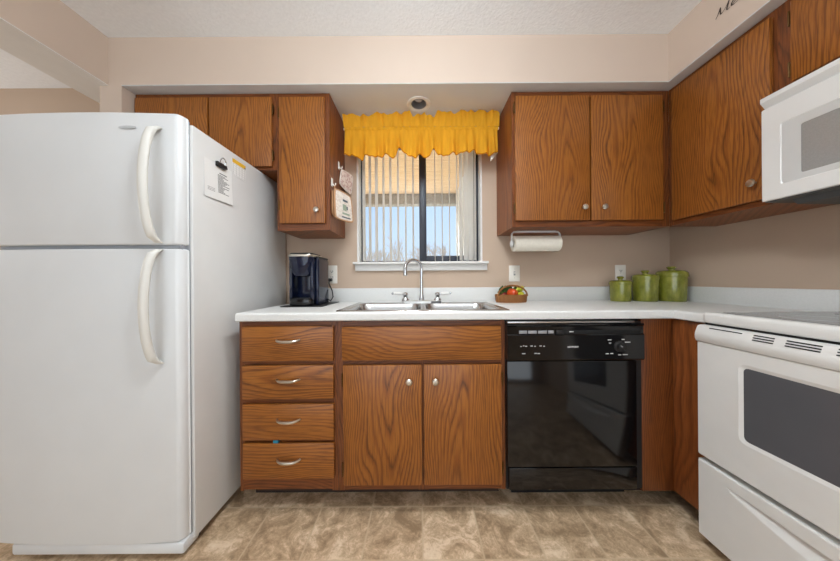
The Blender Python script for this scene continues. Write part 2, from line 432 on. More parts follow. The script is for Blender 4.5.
# ------------------------------------------------------------------ window
win = bpy.data.objects.new('window_1', None); C.collection.objects.link(win); win['kind'] = S; win.location = (0, BW+.1, WZ0)
wloc = Vector(win.location)
def wpart(mb, name, m):
    o = mb.build(name, m); o.parent = win; o.location = o.location-wloc; return o
j = MB(); T = .012
j.box(WX0, WX0+T, BW-.004, BW+.15, 1.18, WZ1); j.box(WX1-T, WX1, BW-.004, BW+.15, 1.18, WZ1); j.box(WX0, WX1, BW-.004, BW+.15, WZ1-T, WZ1)
wpart(j, 'jamb', M['trim'])
ga, gb = BW+.075, BW+.125
f = MB()
f.box(WX0+T, WX0+T+.012, ga, gb, 1.18, WZ1-T); f.box(WX0+T+.012, 0, ga+.02, gb, 1.18, 1.196); f.box(WX0+T+.012, 0, ga+.02, gb, WZ1-.05, WZ1-T)
wpart(f, 'fixed_frame', M['winframe'])
f = MB()
f.box(-.002, .048, ga-.01, gb-.02, 1.18, WZ1-T, .002); f.box(WX1-T-.036, WX1-T, ga-.01, gb-.02, 1.18, WZ1-T, .002)
f.box(.048, WX1-T-.036, ga-.01, gb-.02, 1.18, 1.228, .002); f.box(.048, WX1-T-.036, ga-.01, gb-.02, WZ1-.06, WZ1-T, .002)
wpart(f, 'sliding_sash', M['winframe'])
wpart(MB().box(WX0+T+.012, -.002, gb-.03, gb-.026, 1.196, WZ1-.05), 'pane', M['glass'])
wpart(MB().box(.048, WX1-T-.036, ga+.01, ga+.014, 1.228, WZ1-.06), 'pane', M['glass'])
sl = MB(); sl.box(fx(352, 1.715), fx(488.5, 1.715), 1.715, BW+.15, 1.165, 1.181, .004); wpart(sl, 'window_sill', M['trim'])
sl = MB(); sl.box(fx(354.5, 1.742), fx(487, 1.742), 1.742, BW, fz(271, 1.742), 1.165, .003); wpart(sl, 'sill_apron', M['trim'])

# ------------------------------------------------------------------ outside: porch, side wall, field, trees
pr = thing('porch_roof', 'tan boarded porch ceiling with a grey edge beam seen through the window', 'porch roof', (0, 4.0, 2.2))
def tpart(mb, name, m, par, **kw):
    o = mb.build(name, m); o.parent = par
    o.location = par.matrix_basis.inverted() @ o.location if par.type == 'EMPTY' else o.location
    return o
tpart(MB().box(-4, 3, BW+.16, 4.0, 2.36, 2.40), 'ceiling_boards', M['planks'], pr)
tpart(MB().box(-4, 3, 3.9, 4.04, 2.20, 2.36, .01), 'edge_beam', M['beam'], pr)
tpart(MB().box(-3.6, -3.46, 3.9, 4.04, 0, 2.20, .008), 'post', M['beam'], pr)
tpart(MB().box(2.6, 2.74, 3.9, 4.04, 0, 2.20, .008), 'post', M['beam'], pr)
ex = MB(); ex.box(.55, .70, 2.3, 3.88, 0, 2.36)
for i in range(15): ex.box(.542, .552, 2.3, 3.88, .1+i*.15, .235+i*.15, .003)
ex.build('wall_exterior', M['siding'], None, S)
box('floor_porch', M['deck'], (-8, 8, BW+.16, 5.2, -.12, -.02), kind=S)
box('ground_field', M['field'], (-60, 60, 5.2, 90, -.2, -.06), kind=S)
def bare_tree(x, y, h, seed, label):
    rnd = random.Random(seed); mb = MB()
    def br(p, d, L, r, lev):
        q = p+d*L
        n = 5 if lev < 2 else 3
        a = d.orthogonal().normalized(); b = d.cross(a)
        mb.loft([[p+(a*math.cos(2*PI*k/n)+b*math.sin(2*PI*k/n))*r for k in range(n)],
                 [q+(a*math.cos(2*PI*k/n)+b*math.sin(2*PI*k/n))*r*.62 for k in range(n)]], recalc=False)
        if lev >= 5: return
        for _ in range(3 if lev < 4 else 4):
            t = rnd.uniform(.45, 1.0); e = rnd.uniform(.35, .8)
            nd = (d+(a*rnd.uniform(-1, 1)+b*rnd.uniform(-1, 1))*e+Vector((0, 0, .12))).normalized()
            br(p+d*(L*t), nd, L*rnd.uniform(.58, .8), r*.6, lev+1)
    br(Vector((x, y, -.08)), Vector((0, 0, 1)), h*.34, .07*h/4, 0)
    tag(mb.build('bare_tree', M['bark'], weld=False), label, 'tree', 'bare trees beyond the porch')
tl = 'hazy leafless tree on the skyline beyond the porch, behind the blind slats'
for i, (x, y, h) in enumerate([(-4.6, 17, 4.3), (-2.1, 14, 3.8), (.5, 15, 4.1), (3.0, 14.5, 4.0), (-3.6, 21, 5.1), (-.6, 20, 4.9), (2.2, 21, 5.0), (-6.2, 27.5, 6.4), (-2.0, 27, 6.3), (.9, 28, 6.5)]):
    bare_tree(x, y, h, 31+i, tl)

# ------------------------------------------------------------------ vertical blind
vb = thing('vertical_blind', 'white vertical blind with open slats hanging inside the kitchen window', 'blind', (0, 1.80, 2.035))
tpart(MB().box(WX0+.02, WX1-.02, 1.785, 1.82, 2.0, 2.036, .003), 'headrail', M['trim'], vb)
def slat(px, ang, wd=.085):
    yc = 1.797; x = fx(px, yc); mb = MB()
    def fn(u, v):
        t = (u-.5)*wd; bow = .006*(1-(2*u-1)**2)
        return Vector((x+t*math.sin(ang)+bow*math.cos(ang), yc+t*math.cos(ang)*.8, 1.19+v*.82))
    mb.grid(fn, 6, 1); o = mb.build('slat', M['slat'], ang=80); o.parent = vb; o.location = o.location-Vector(vb.location)
    return o
for px in (364, 370, 376.5, 383.5, 390.5, 398, 405.5, 413, 434.5, 441.7, 449, 456.5): slat(px, math.radians(random.uniform(3, 8)))
for px, a in ((461, 24), (466, 32), (471, 34), (475, 20)): slat(px, math.radians(a))

# ------------------------------------------------------------------ valance
V(420, 130)
VD = 1.63
vl = thing('valance', 'ruffled yellow cotton valance across the top of the window', 'curtain', (0, VD, fz(129, VD)))
hem = [(344, 156), (352, 156), (357, 158), (362, 160), (368, 157), (372, 156.5), (380, 158.5), (385, 156), (388, 156.5), (393, 159), (397, 154), (400, 150.5), (403, 152), (408, 157), (416, 158.5), (421, 157), (426, 158.5), (430, 156.5), (433, 151), (435.5, 151.5), (438, 157), (446, 156.5), (456, 155), (466, 153.5), (474, 153), (480, 156), (488, 156.5), (494, 155), (498, 152.5)]
top = [(344, 117), (350, 115), (354, 115), (357, 117), (369, 117), (376, 115), (381, 114), (387, 116.3), (395, 114.5), (400, 115), (405, 113.5), (410, 113), (413, 118), (420, 116), (424.5, 114), (426, 117.5), (434.5, 118), (437, 113), (446, 114), (458, 115), (460.5, 112.5), (470, 113), (475, 114), (478, 112.5), (490, 113.5), (496, 113), (499, 115)]
def pleat(x, seed):
    return (math.sin(x*95+seed)+.7*math.sin(x*151+1.3*seed)+.5*math.sin(x*61+2*seed))/2.2
def skirt(u, v):
    px = 345+u*(497-345); x = fx(px, VD)
    zt, zb = fz(130.5, VD), fz(interp(hem, px), VD)
    z = zt+(zb-zt)*v
    return Vector((x*(1+.006*v), VD-.004-.028*v*pleat(x, 1.0)-.006*v-.003*pleat(x*1.9, .3)*(1-v), z))
def header(u, v):
    px = 344+u*(499-344); x = fx(px, VD); zb, zt = fz(127.5, VD), fz(interp(top, px), VD)
    z = zb+(zt-zb)*v
    return Vector((x*(1+.004*v), VD-.006-.016*v*(.6+pleat(x, 2.2))-.003*pleat(x*2.1, .9), z))
def sheet(fn, nu, nv, th=.002):
    mb = MB(); mb.grid(fn, nu, nv); mb.grid(lambda u, v: fn(u, v)+Vector((0, th, 0)), nu, nv)
    return mb
tpart(sheet(skirt, 220, 10), 'skirt', M['valance'], vl)
tpart(sheet(header, 220, 6), 'header_ruffle', M['valance'], vl)
def pocket(u, v):
    px = 344.5+u*(498-344.5); x = fx(px, VD); a = -PI/2+PI*2*v
    r = .0125+.0022*pleat(x*1.6, .5)
    return Vector((x, VD+.004-r*math.cos(a)*1.0, fz(129, VD)+r*math.sin(a)))
tpart(MB().grid(pocket, 200, 12), 'rod_pocket', M['valance'], vl)
tpart(MB().tube([(fx(343.5, VD), VD+.004, fz(129, VD)), (fx(499, VD), VD+.004, fz(129, VD))], .007), 'rod', M['trim'], vl)
def hemline(u, v):
    p = skirt(u, 1.0); return p+Vector((0, -.0035, .0035*(v-.5)*2))
tpart(MB().grid(hemline, 220, 1), 'hem', M['hem'], vl)
lt = MB(); lt.loft([[Vector((fx(491, VD), VD+.006, fz(153, VD))), Vector((fx(498, VD), VD+.006, fz(153, VD))), Vector((fx(490.5, VD), VD+.006, fz(162, VD)))],
                    [Vector((fx(491, VD), VD+.010, fz(153, VD))), Vector((fx(498, VD), VD+.010, fz(153, VD))), Vector((fx(490.5, VD), VD+.010, fz(162, VD)))]])
tpart(lt, 'lining', M['lining'], vl)

# ------------------------------------------------------------------ recessed ceiling lamp
rl = thing('recessed_light', 'small round recessed light in the soffit above the window', 'ceiling light', (hx, hy, SOF))
tpart(MB().lathe([(.044, .06), (.046, 0.001), (.058, -.006), (.070, -.004), (.072, .0), (.0725, .002)], (hx, hy, SOF), cap=False), 'trim_ring', M['trim'], rl)
tpart(MB().lathe([(.0445, 0.0), (.044, .09), (.0, .091)], (hx, hy, SOF), cap=False), 'baffle', M['can_grey'], rl)
tpart(MB().lathe([(.0, .022), (.02, .026), (.034, .038), (.030, .06), (.018, .088)], (hx, hy, SOF), cap=False), 'bulb', M['bulb'], rl)

# ------------------------------------------------------------------ kitchen cabinets
def knob(par, x, y, z, name='knob'):
    o = MB().lathe([(.0, .0), (.0055, .0), (.005, .010), (.009, .014), (.0145, .018), (.0155, .022), (.012, .027), (.0, .0295)], (x, y, z), axis='y', n=20, cap=False)
    return o.build(name, M['silver'], par)
def hinge(par, x, y, z, h=.05):
    mb = MB(); mb.box(x-.004, x+.004, y-.012, y, z-h/2, z+h/2, .002); mb.tube([(x, y-.012, z-h*.62), (x, y-.012, z+h*.62)], .0032, 8)
    return mb.build('hinge', M['bronze'], par)
def pull(par, xc, y, z, wd=.105):
    pts = []; rs = []
    for i in range(17):
        t = i/16; a = (t-.5)*2
        pts.append((xc+a*wd/2, y-.022*(1-a**4)-.002, z-.004*(1-a*a))); rs.append(.0042+.003*(1-a*a))
    mb = MB().tube(pts, rs, 10); return mb.build('handle', M['silver'], par)
def door_panel(name, par, x0, x1, z0, z1, y0, th=.018, m='oak'):
    return MB().box(x0, x1, y0, y0+th, z0, z1, .0035).build(name, M[m], par)

V(290, 405)
# -- drawer base cabinet
BD, FD = 1.19, 1.172
zb0, zt0 = .098, .872
def base_shell(par, x0, x1, drawers=False):
    mb = MB()
    mb.box(x0, x0+.016, BD+.02, 1.735, zb0, zt0); mb.box(x1-.016, x1, BD+.02, 1.735, zb0, zt0)
    mb.box(x0+.016, x1-.016, BD+.02, 1.735, zb0, zb0+.016); mb.box(x0+.016, x1-.016, 1.725, 1.735, zb0+.016, zt0)
    mb.build('carcass', M['panel'], par)
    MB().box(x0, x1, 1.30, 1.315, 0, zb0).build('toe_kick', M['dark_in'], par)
    for s in (0, 1): pass
dx0, dx1 = -.828, fx(338, BD)
dr = thing('drawer_cabinet', 'oak base cabinet with four stacked drawers beside the white refrigerator', 'cabinet')
base_shell(dr, dx0, dx1)
MB().box(dx0, fx(243, BD), BD, BD+.02, zb0, zt0).build('stile', M['frame'], dr)
MB().box(fx(332, BD), dx1, BD, BD+.02, zb0, zt0).build('stile', M['frame'], dr)
ys = [(327, 362), (366, 400), (405, 441), (444, 480)]
rails = [(321.5, 330), (360, 368), (399, 407), (440, 446), (478, 489.8)]
for a, b in rails:
    MB().box(fx(243, BD), fx(332, BD), BD+.001, BD+.019, max(zb0, fz(b, BD)), min(zt0, fz(a, BD))).build('rail', M['frame_h'], dr)
for i, (a, b) in enumerate(ys):
    z0, z1 = fz(b, FD), fz(a, FD)
    d = door_panel('drawer', dr, fx(242, FD), fx(333.5, FD), z0, z1, FD, .017, 'oak_h')
    pull(d, fx(288.7, FD), FD, fz((340.5, 379.7, 419.7, 459.5)[i], FD))
tag(MB().box(fx(272.5, FD), fx(277.5, FD), FD+.002, BD+.03, fz(444.2, FD)+.0003, fz(441.3, FD), .001).build('plastic_scrap', M['teal']),
    'tiny teal plastic scrap poking out above the bottom drawer', 'scrap')

V(422, 420)
# -- sink base cabinet
sx0, sx1 = dx1, fx(505.2, BD)
sk = thing('sink_cabinet', 'oak base cabinet with two doors and a false drawer front below the sink', 'cabinet')
base_shell(sk, sx0+.001, sx1)
MB().box(sx0+.001, fx(344, BD), BD, BD+.02, zb0, zt0).build('stile', M['frame'], sk)
MB().box(fx(501, BD), sx1, BD, BD+.02, zb0, zt0).build('stile', M['frame'], sk)
MB().box(fx(418, BD), fx(428, BD), BD+.001, BD+.02, zb0, fz(362, BD)).build('stile', M['frame'], sk)
for a, b in ((321.5, 330), (358, 368), (483, 489.8)):
    MB().box(fx(344, BD), fx(501, BD), BD+.0015, BD+.0195, max(zb0, fz(b, BD)), min(zt0, fz(a, BD))).build('rail', M['frame_h'], sk)
door_panel('false_drawer_front', sk, fx(342, FD), fx(502, FD), fz(361, FD), fz(327, FD), FD, .0175, 'oak_h')
dl = door_panel('cabinet_door', sk, fx(343, FD), fx(422, FD), fz(486, FD), fz(365.5, FD), FD, .0175)
dr2 = door_panel('cabinet_door', sk, fx(424, FD), fx(502, FD), fz(486, FD), fz(365.5, FD), FD, .0175)
knob(dl, fx(409.5, FD), FD, fz(381, FD)); knob(dr2, fx(435.5, FD), FD, fz(381, FD))
for py in (380, 470): hinge(dl, fx(342.2, FD), FD+.014, fz(py, FD)); hinge(dr2, fx(503.2, FD), FD+.014, fz(py, FD))

V(655, 405)
# -- corner base cabinet
XRF = 1.153
cc0 = fx(641.5, BD)
cc = thing('corner_cabinet', 'dark oak corner base panels between the black dishwasher and the white range', 'cabinet')
MB().box(cc0, XRF+.018, BD, BD+.018, .085, zt0, .001).build('front_panel', M['frame'], cc)
MB().box(XRF, XRF+.018, 1.050, BD-.0005, .088, zt0, .001).build('side_panel', M['panel'], cc)
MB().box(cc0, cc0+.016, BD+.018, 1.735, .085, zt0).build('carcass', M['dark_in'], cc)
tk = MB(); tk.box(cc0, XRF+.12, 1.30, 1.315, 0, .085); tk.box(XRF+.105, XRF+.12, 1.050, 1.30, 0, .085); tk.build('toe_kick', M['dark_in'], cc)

V(575, 405)
# -- dishwasher
dw = thing('dishwasher', 'black built-in dishwasher with a dial control panel under the counter', 'dishwasher')
PD, DD = 1.150, 1.162
MB().box(sx1+.002, cc0-.002, 1.187, 1.73, .10, .862).build('tub', M['black_m'], dw)
dwd = MB().box(fx(507.5, DD), fx(637, DD), DD, 1.186, fz(467.5, DD), fz(361.5, DD), .004).build('door', M['black'], dw)
px0, px1, pz0, pz1 = fx(508.2, PD), fx(645, PD), fz(361, PD), fz(324.5, PD)
pan = MB(); pan.prism([(1.186, pz0), (PD+.004, pz0), (PD, pz0+.006), (PD, pz1-.05), (PD+.006, pz1-.044), (PD+.006, pz1-.012), (PD+.001, pz1-.006), (PD+.004, pz1), (1.186, pz1)], px0, px1, 'x')
pn = pan.build('control_panel', M['black'], dw)
for a, b in ((520, 527.8), (529, 537.5), (539, 547.5), (549, 554.5)):
    MB().box(fx(a, PD), fx(b, PD), PD+.001, PD+.008, fz(334, PD), fz(331, PD), .001).build('button', M['can_grey'], pn)
MB().box(fx(557, PD), fx(565, PD), PD-.002, PD+.006, fz(335, PD), fz(330.5, PD), .002).build('latch', M['black_m'], pn)
MB().box(fx(566, PD), fx(642, PD), PD+.003, PD+.007, fz(335, PD), fz(331, PD), .001).build('vent_slot', M['slot'], pn)
kb = MB(); kx, kz = fx(619.5, PD), fz(347, PD)
kb.lathe([(.024, .0), (.023, .006), (.017, .008), (.016, .020), (.0, .021)], (kx, PD, kz), axis='y', n=28, cap=False)
kb.box(-.004, .004, -.026, -.016, -.016, .016, .0015, M=Matrix.Translation((kx, PD, kz)) @ Matrix.Rotation(math.radians(-55), 4, 'Y'))
kbo = kb.build('dial', M['black_m'], pn)
MB().box(-.001, .001, -.0265, -.0255, .004, .015, M=Matrix.Translation((kx, PD, kz)) @ Matrix.Rotation(math.radians(-55), 4, 'Y')).build('pointer', M['white_mark'], kbo)
def text(body, size, loc, m, par, name='lettering', rot=(PI/2, 0, 0), bold=0.0):
    cu = bpy.data.curves.new(name, 'FONT'); cu.body = body; cu.size = size; cu.align_x = 'CENTER'; cu.align_y = 'CENTER'; cu.extrude = .0003; cu.offset = bold
    t = bpy.data.objects.new(name, cu); C.collection.objects.link(t)
    dg = bpy.context.evaluated_depsgraph_get(); me = bpy.data.meshes.new_from_object(t.evaluated_get(dg))
    bpy.data.objects.remove(t); bpy.data.curves.remove(cu)
    me.transform(Matrix.Translation(loc) @ Matrix.Rotation(rot[2], 4, 'Z') @ Matrix.Rotation(rot[0], 4, 'X'))
    bm = bmesh.new(); bm.from_mesh(me); bpy.data.meshes.remove(me)
    mb = MB(); mb.bm.free(); mb.bm = bm
    for f in bm.faces: f.material_index = 0
    return mb.build(name, m, par)
text('HOTPOINT', .0095, (fx(573.5, PD), PD-.0004, fz(347.5, PD)), M['white_mark'], pn, 'brand_lettering', bold=.0004)
def dash(px, py, wpx, hpx=.9):
    MB().box(fx(px-wpx/2, PD), fx(px+wpx/2, PD), PD-.0006, PD+.001, fz(py+hpx/2, PD), fz(py-hpx/2, PD)).build('panel_print', M['white_mark'], pn)
for px, py, wd in ((521.5, 346.6, 1.6), (524, 346.0, 1.4), (526.5, 346.4, 2.0), (532, 346.2, 2.4), (535.5, 346.5, 1.4), (541, 346.2, 2.2), (544.5, 346.5, 1.6),
                   (524, 353.8, 3.4), (536, 353.6, 2.4), (539, 353.8, 2.6), (572, 332.2, 4.2),
                   (610, 340.6, 3.6), (610.5, 343.8, 2.2), (623.5, 340.2, 3), (628, 343, 5.5), (607.5, 354.4, 3), (612, 354.2, 3), (620, 355.6, 3), (625.5, 355.4, 5)):
    dash(px, py, wd)
MB().box(fx(509, 1.165), fx(637, 1.165), 1.166, 1.20, fz(490.5, 1.165), fz(468.5, 1.165), .003).build('lower_panel', M['black'], dw)
MB().box(fx(508.2, 1.158), fx(635.5, 1.158), 1.158, 1.19, fz(323.3, 1.158)-.001, fz(321.8, 1.158), .0006).build('top_strip', M['steel'], dw)
MB().box(fx(510, 1.3), cc0-.003, 1.29, 1.31, 0, .095).build('toe_kick', M['black_m'], dw)

# ------------------------------------------------------------------ countertop, sink, faucet
V(421, 300)
CT, CB = .914, .876
CX0 = -.829; CFY = 1.165; CRX = 1.136; CRY = 1.0385
SX0, SX1, SY0, SY1 = -.393, .418, 1.198, 1.645
ct = thing('countertop', 'pale grey laminate counter running along the window wall and round the corner', 'countertop')
m = MB(); g = .012
m.box(CX0, SX0+g, CFY+.02, 1.745, CB, CT); m.box(SX1-g, CRX+.02, CFY+.02, 1.745, CB, CT)
m.box(SX0+g, SX1-g, CFY+.02, SY0+g, CB, CT); m.box(SX0+g, SX1-g, SY1-g, 1.745, CB, CT)
m.box(CRX+.02, XR-.012, CRY, 1.745, CB, CT)
def nose(u0, d):   # rounded front edge profile
    pts = [(u0+d*.02, CT)]
    for k in range(7):
        a = PI/2*k/6; pts.append((u0+d*(.011-.011*math.sin(a)), CT-.011+.011*math.cos(a)))
    pts += [(u0, CB+.004), (u0+d*.004, CB), (u0+d*.02, CB)]
    return pts
m.prism(nose(CFY, 1), CX0, CRX+.02, 'x')
m.prism(nose(CRX, 1), CRY, CFY+.02, 'y')
m.build('worktop', M['counter'], ct)
MB().box(CX0, XR-.0005, 1.742, 1.7595, CT-.002, 1.006, .004).build('backsplash', M['counter'], ct)
MB().box(XR-.0185, XR-.0005, CRY, 1.7415, CT-.002, 1.006, .004).build('backsplash', M['counter'], ct)

sn = thing('kitchen_sink', 'stainless steel double bowl sink set into the counter below the window', 'sink', (0, 1.42, CT))
def L3(lp, z): return [Vector((x, y, z)) for x, y in lp]
mid = (SX0+SX1)/2+.004
def bowl(x0, x1, hx0, hx1):
    mb = MB(); yb = SY1-.085
    oc = rrect(x0, x1, SY0, SY1, .012); hc = rrect(hx0, hx1, SY0+.028, yb, .055)
    mb.loft([L3(oc, CT+.0005), L3(rrect(x0+.003, x1-.003, SY0+.003, SY1-.003, .012), CT+.004), L3(rrect(hx0-.006, hx1+.006, SY0+.022, yb+.006, .058), CT+.004),
             L3(hc, CT-.001), L3(rrect(hx0+.006, hx1-.006, SY0+.034, yb-.006, .055), CT-.05), L3(rrect(hx0+.012, hx1-.012, SY0+.04, yb-.012, .055), CT-.15),
             L3(rrect(hx0+.035, hx1-.035, SY0+.065, yb-.035, .05), CT-.172), L3(rrect(hx0+.14, hx1-.14, SY0+.15, yb-.13, .02), CT-.176)], cap0=False)
    o = mb.build('bowl', M['steel'], None, ang=50); o.parent = sn; o.location -= Vector(sn.location)
    d = MB().lathe([(.0, .0), (.03, .001), (.042, .004), (.044, .001)], ((hx0+hx1)/2, SY0+.17, CT-.176), cap=False).build('drain', M['chrome'], None)
    d.parent = o; d.location = d.location-Vector(sn.location)-o.location
bowl(SX0, mid, SX0+.042, mid-.014); bowl(mid, SX1, mid+.014, SX1-.047)

FY = 1.60; zr = CT+.004
fc = thing('faucet', 'chrome gooseneck faucet with two porcelain lever handles behind the sink', 'faucet', (fx(421.5, FY), FY, zr))
fl0 = Vector(fc.location)
def fpart(mb, name, m, par=None):
    o = mb.build(name, m)
    if par is None: o.parent = fc; o.location -= fl0
    else: o.parent = par; o.location = o.location-fl0-par.location
    return o
hp = rrect(fx(401.5, FY), fx(441.5, FY), FY-.028, FY+.028, .02)
fpart(MB().loft([L3(hp, zr), L3(hp, zr+.012), L3(rrect(fx(402.5, FY), fx(440.5, FY), FY-.022, FY+.022, .018), zr+.016)]), 'base_plate', M['steel_l'])
xs = fx(421.7, FY); pts = [(xs, FY, zr+.012)]; rs = [.020]
ztop = fz(259.5, FY)-.01; xt = fx(405.5, FY-.10); R = (xs-xt)/2
pts += [(xs, FY, zr+.03), (xs, FY, zr+.06), (xs, FY, zr+.10), (xs, FY, zr+.14)]; rs += [.016, .0115, .0105, .0102]
for k in range(13):
    a = PI*k/12; t = k/12
    pts.append((xs-R+R*math.cos(a), FY-.10*t, ztop-R+R*math.sin(a))); rs.append(.0102)
pts += [(xt, FY-.10, ztop-R-.02), (xt, FY-.10, ztop-R-.032)]; rs += [.0104, .011]
fpart(MB().tube(pts, rs, 12, up=(0, 1, 0)), 'spout', M['chrome'])
zt = fz(276.5, FY-.10)
fpart(MB().lathe([(.0, zt-zr), (.0115, zt-zr), (.013, zt-zr+.006), (.012, ztop-R-.03-zr), (.009, ztop-R-.028-zr), (0, ztop-R-.028-zr)], (xt, FY-.10, zr), n=16, cap=False), 'aerator', M['chrome'])
for s, px in ((-1, 405.5), (1, 437.5)):
    hx_ = fx(px, FY)
    b = fpart(MB().lathe([(.025, .014), (.022, .024), (.014, .034), (.0145, .044), (.017, .050), (.014, .060), (.0, .066)], (hx_, FY, zr), n=20, cap=False), 'valve', M['chrome'])
    lv = MB(); lv.tube([(hx_, FY, zr+.052), (hx_+s*.022, FY-.004, zr+.055)], .005, 10)
    lo_ = fpart(lv, 'lever', M['chrome'], b)
    pc = MB().tube([(hx_+s*.020, FY-.004, zr+.055), (hx_+s*.030, FY-.006, zr+.056), (hx_+s*.06, FY-.010, zr+.058), (hx_+s*.072, FY-.012, zr+.059)], [.008, .0105, .0105, .008], 12)
    fpart(pc, 'lever_grip', M['trim'], b); fpart(MB().ball((hx_+s*.077, FY-.012, zr+.059), .008, .007, .007, 12), 'lever_tip', M['chrome'], b)
fpart(MB().box(fx(431, FY-.028), fx(441.2, FY-.028), FY-.0295, FY-.024, zr+.002, zr+.010, .001), 'label_strip', M['navy'])

# ------------------------------------------------------------------ upper cabinets
UD = 1.467; UF = UD-.018
def up_shell(par, x0, x1, z0, z1, skirt=.0, back=BW-.0005, left='panel', right='panel'):
    MB().box(x0, x0+.014, UD+.018, back, z0, z1).build('side_panel', M[left], par)
    MB().box(x1-.014, x1, UD+.018, back, z0, z1).build('side_panel', M[right], par)
    mb = MB(); mb.box(x0+.014, x1-.014, UD+.018, back, z0+skirt, z0+skirt+.012); mb.box(x0+.014, x1-.014, UD+.018, back, z1-.014, z1); mb.box(x0+.014, x1-.014, back-.008, back, z0+skirt+.012, z1-.014)
    mb.build('carcass', M['panel'], par)
def frame(par, x0, x1, z0, z1, lw, rw, tw, bw, extra=()):
    MB().box(x0, x0+lw, UD, UD+.018, z0, z1).build('stile', M['frame'], par)
    MB().box(x1-rw, x1, UD, UD+.018, z0, z1).build('stile', M['frame'], par)
    MB().box(x0+lw, x1-rw, UD+.0007, UD+.018, z1-tw, z1).build('rail', M['frame_h'], par)
    MB().box(x0+lw, x1-rw, UD+.0007, UD+.018, z0, z0+bw).build('rail', M['frame_h'], par)
ZU = 1.352; ZT = SOF-.001
V(205, 130)
# fridge-top cabinet
f0, f1 = -1.597, -.802
fcab = thing('upper_cabinet', 'short two-door oak cabinet on the wall above the white refrigerator', 'cabinet')
zf = 1.682
up_shell(fcab, f0, f1, zf, ZT); frame(fcab, f0, f1, zf, ZT, .04, .04, .03, .03)
MB().box(fx(205, UD), fx(212, UD), UD+.0005, UD+.018, zf+.03, ZT-.03).build('stile', M['frame'], fcab)
d1 = door_panel('cabinet_door', fcab, fx(134.5, UF), fx(207.2, UF), fz(167, UF), fz(97.5, UF), UF)
d2 = door_panel('cabinet_door', fcab, fx(208.8, UF), fx(271.3, UF), fz(167, UF), fz(97.5, UF), UF)
for py in (110, 156): hinge(d2, fx(272.3, UF), UF+.015, fz(py, UF))
V(305, 160)
# narrow cabinet left of the window
n0, n1 = -.801, fx(329.8, UD)
nc = thing('upper_cabinet', 'narrow single-door oak wall cabinet left of the window, with pot holders on its side', 'cabinet')
up_shell(nc, n0, n1, ZU-.010, ZT); frame(nc, n0, n1, ZU-.010, ZT, .03, .04, .03, .04)
d3 = door_panel('cabinet_door', nc, fx(279, UF), fx(324.6, UF), fz(223.5, UF), fz(97, UF), UF)
knob(d3, fx(317, UF), UF, fz(211, UF))
for py in (112, 205): hinge(d3, fx(278.2, UF), UF+.015, fz(py, UF))
V(590, 160)
# two-door cabinet right of the window
r0, r1 = fx(511.8, UD), 1.4085
rc = thing('upper_cabinet', 'wide two-door oak wall cabinet right of the window, above the paper towels', 'cabinet')
up_shell(rc, r0, r1, ZU, ZT); frame(rc, r0, r1, ZU, ZT, .035, .04, .03, .05)
MB().box(fx(586, UD), fx(596, UD), UD+.0005, UD+.018, ZU+.05, ZT-.03).build('stile', M['frame'], rc)
d4 = door_panel('cabinet_door', rc, fx(515.5, UF), fx(590, UF), fz(220.5, UF), fz(95.5, UF), UF)
d5 = door_panel('cabinet_door', rc, fx(591.5, UF), fx(663.5, UF), fz(220.5, UF), fz(95.5, UF), UF)
knob(d4, fx(583, UF), UF, fz(208, UF)); knob(d5, fx(602.5, UF), UF, fz(208, UF))
for py in (107, 208): hinge(d4, fx(514.7, UF), UF+.015, fz(py, UF)); hinge(d5, fx(664.6, UF), UF+.015, fz(py, UF))

# right-wall cabinets: built facing -Y in local axes, turned so that they face -X
def right_thing(name, label, cat, X, Y, group=None): return thing(name, label, cat, (X, Y, 0), -PI/2, group)
def lx(px, X, Y): return Y-X*F/(px-ROLL*(ROW-281)-420.0)      # local x of a picture column on the plane X
V(720, 150)
XU = 1.41; dep = XR-XU-.0005
def up_local(par, w0, w1, z0, z1, stiles):
    MB().box(w0, w0+.014, .018, dep, z0, z1).build('side_panel', M['panel'], par)
    MB().box(w1-.014, w1, .018, dep, z0, z1).build('side_panel', M['panel'], par)
    mb = MB(); mb.box(w0+.014, w1-.014, .018, dep, z0, z0+.012); mb.box(w0+.014, w1-.014, .018, dep, z1-.014, z1); mb.box(w0+.014, w1-.014, dep-.008, dep, z0+.012, z1-.014)
    mb.build('carcass', M['panel'], par)
    for a, b in stiles: MB().box(a, b, 0, .018, z0, z1).build('stile', M['frame'], par)
    for (a, b), (c, d) in zip(stiles, stiles[1:]):
        MB().box(b, c, .0007, .018, z1-.03, z1).build('rail', M['frame_h'], par)
        MB().box(b, c, .0007, .018, z0, z0+.05).build('rail', M['frame_h'], par)
Yc = 1.485
ca = right_thing('upper_cabinet', 'oak wall cabinet with one wide door in the corner, far side of the microwave', 'cabinet', XU, Yc)
XDF = XU-.018
sb_ = lx(777, XU, Yc)
up_local(ca, 0.0, sb_+.005, ZU, ZT, ((.018, .05), (sb_-.03, sb_+.005)))
da = MB().box(lx(671.2, XDF, Yc), lx(770, XDF, Yc), -.018, -.0005, fz(220.8, 1.437), fz(91.5, 1.437), .0035).build('cabinet_door', M['oak'], ca)
knob(da, lx(755, XDF, Yc), -.018, fz(184, XDF*F/335))
for py in (107, 208): hinge(da, lx(670.6, XDF, Yc)+.004, -.003, fz(py, 1.44))
Ym = Yc-(sb_+.0055)
cm = right_thing('upper_cabinet', 'short oak cabinet with two doors directly above the white microwave', 'cabinet', XU, Ym)
Zm = 1.768
wm = .78
up_local(cm, 0.0, wm, Zm, ZT, ((0, .05), (wm-.04, wm)))
da = MB().box(lx(790.5, XDF, Ym), .385, -.018, -.0005, Zm+.02, fz(91.5, 1.437), .0035).build('cabinet_door', M['oak'], cm)
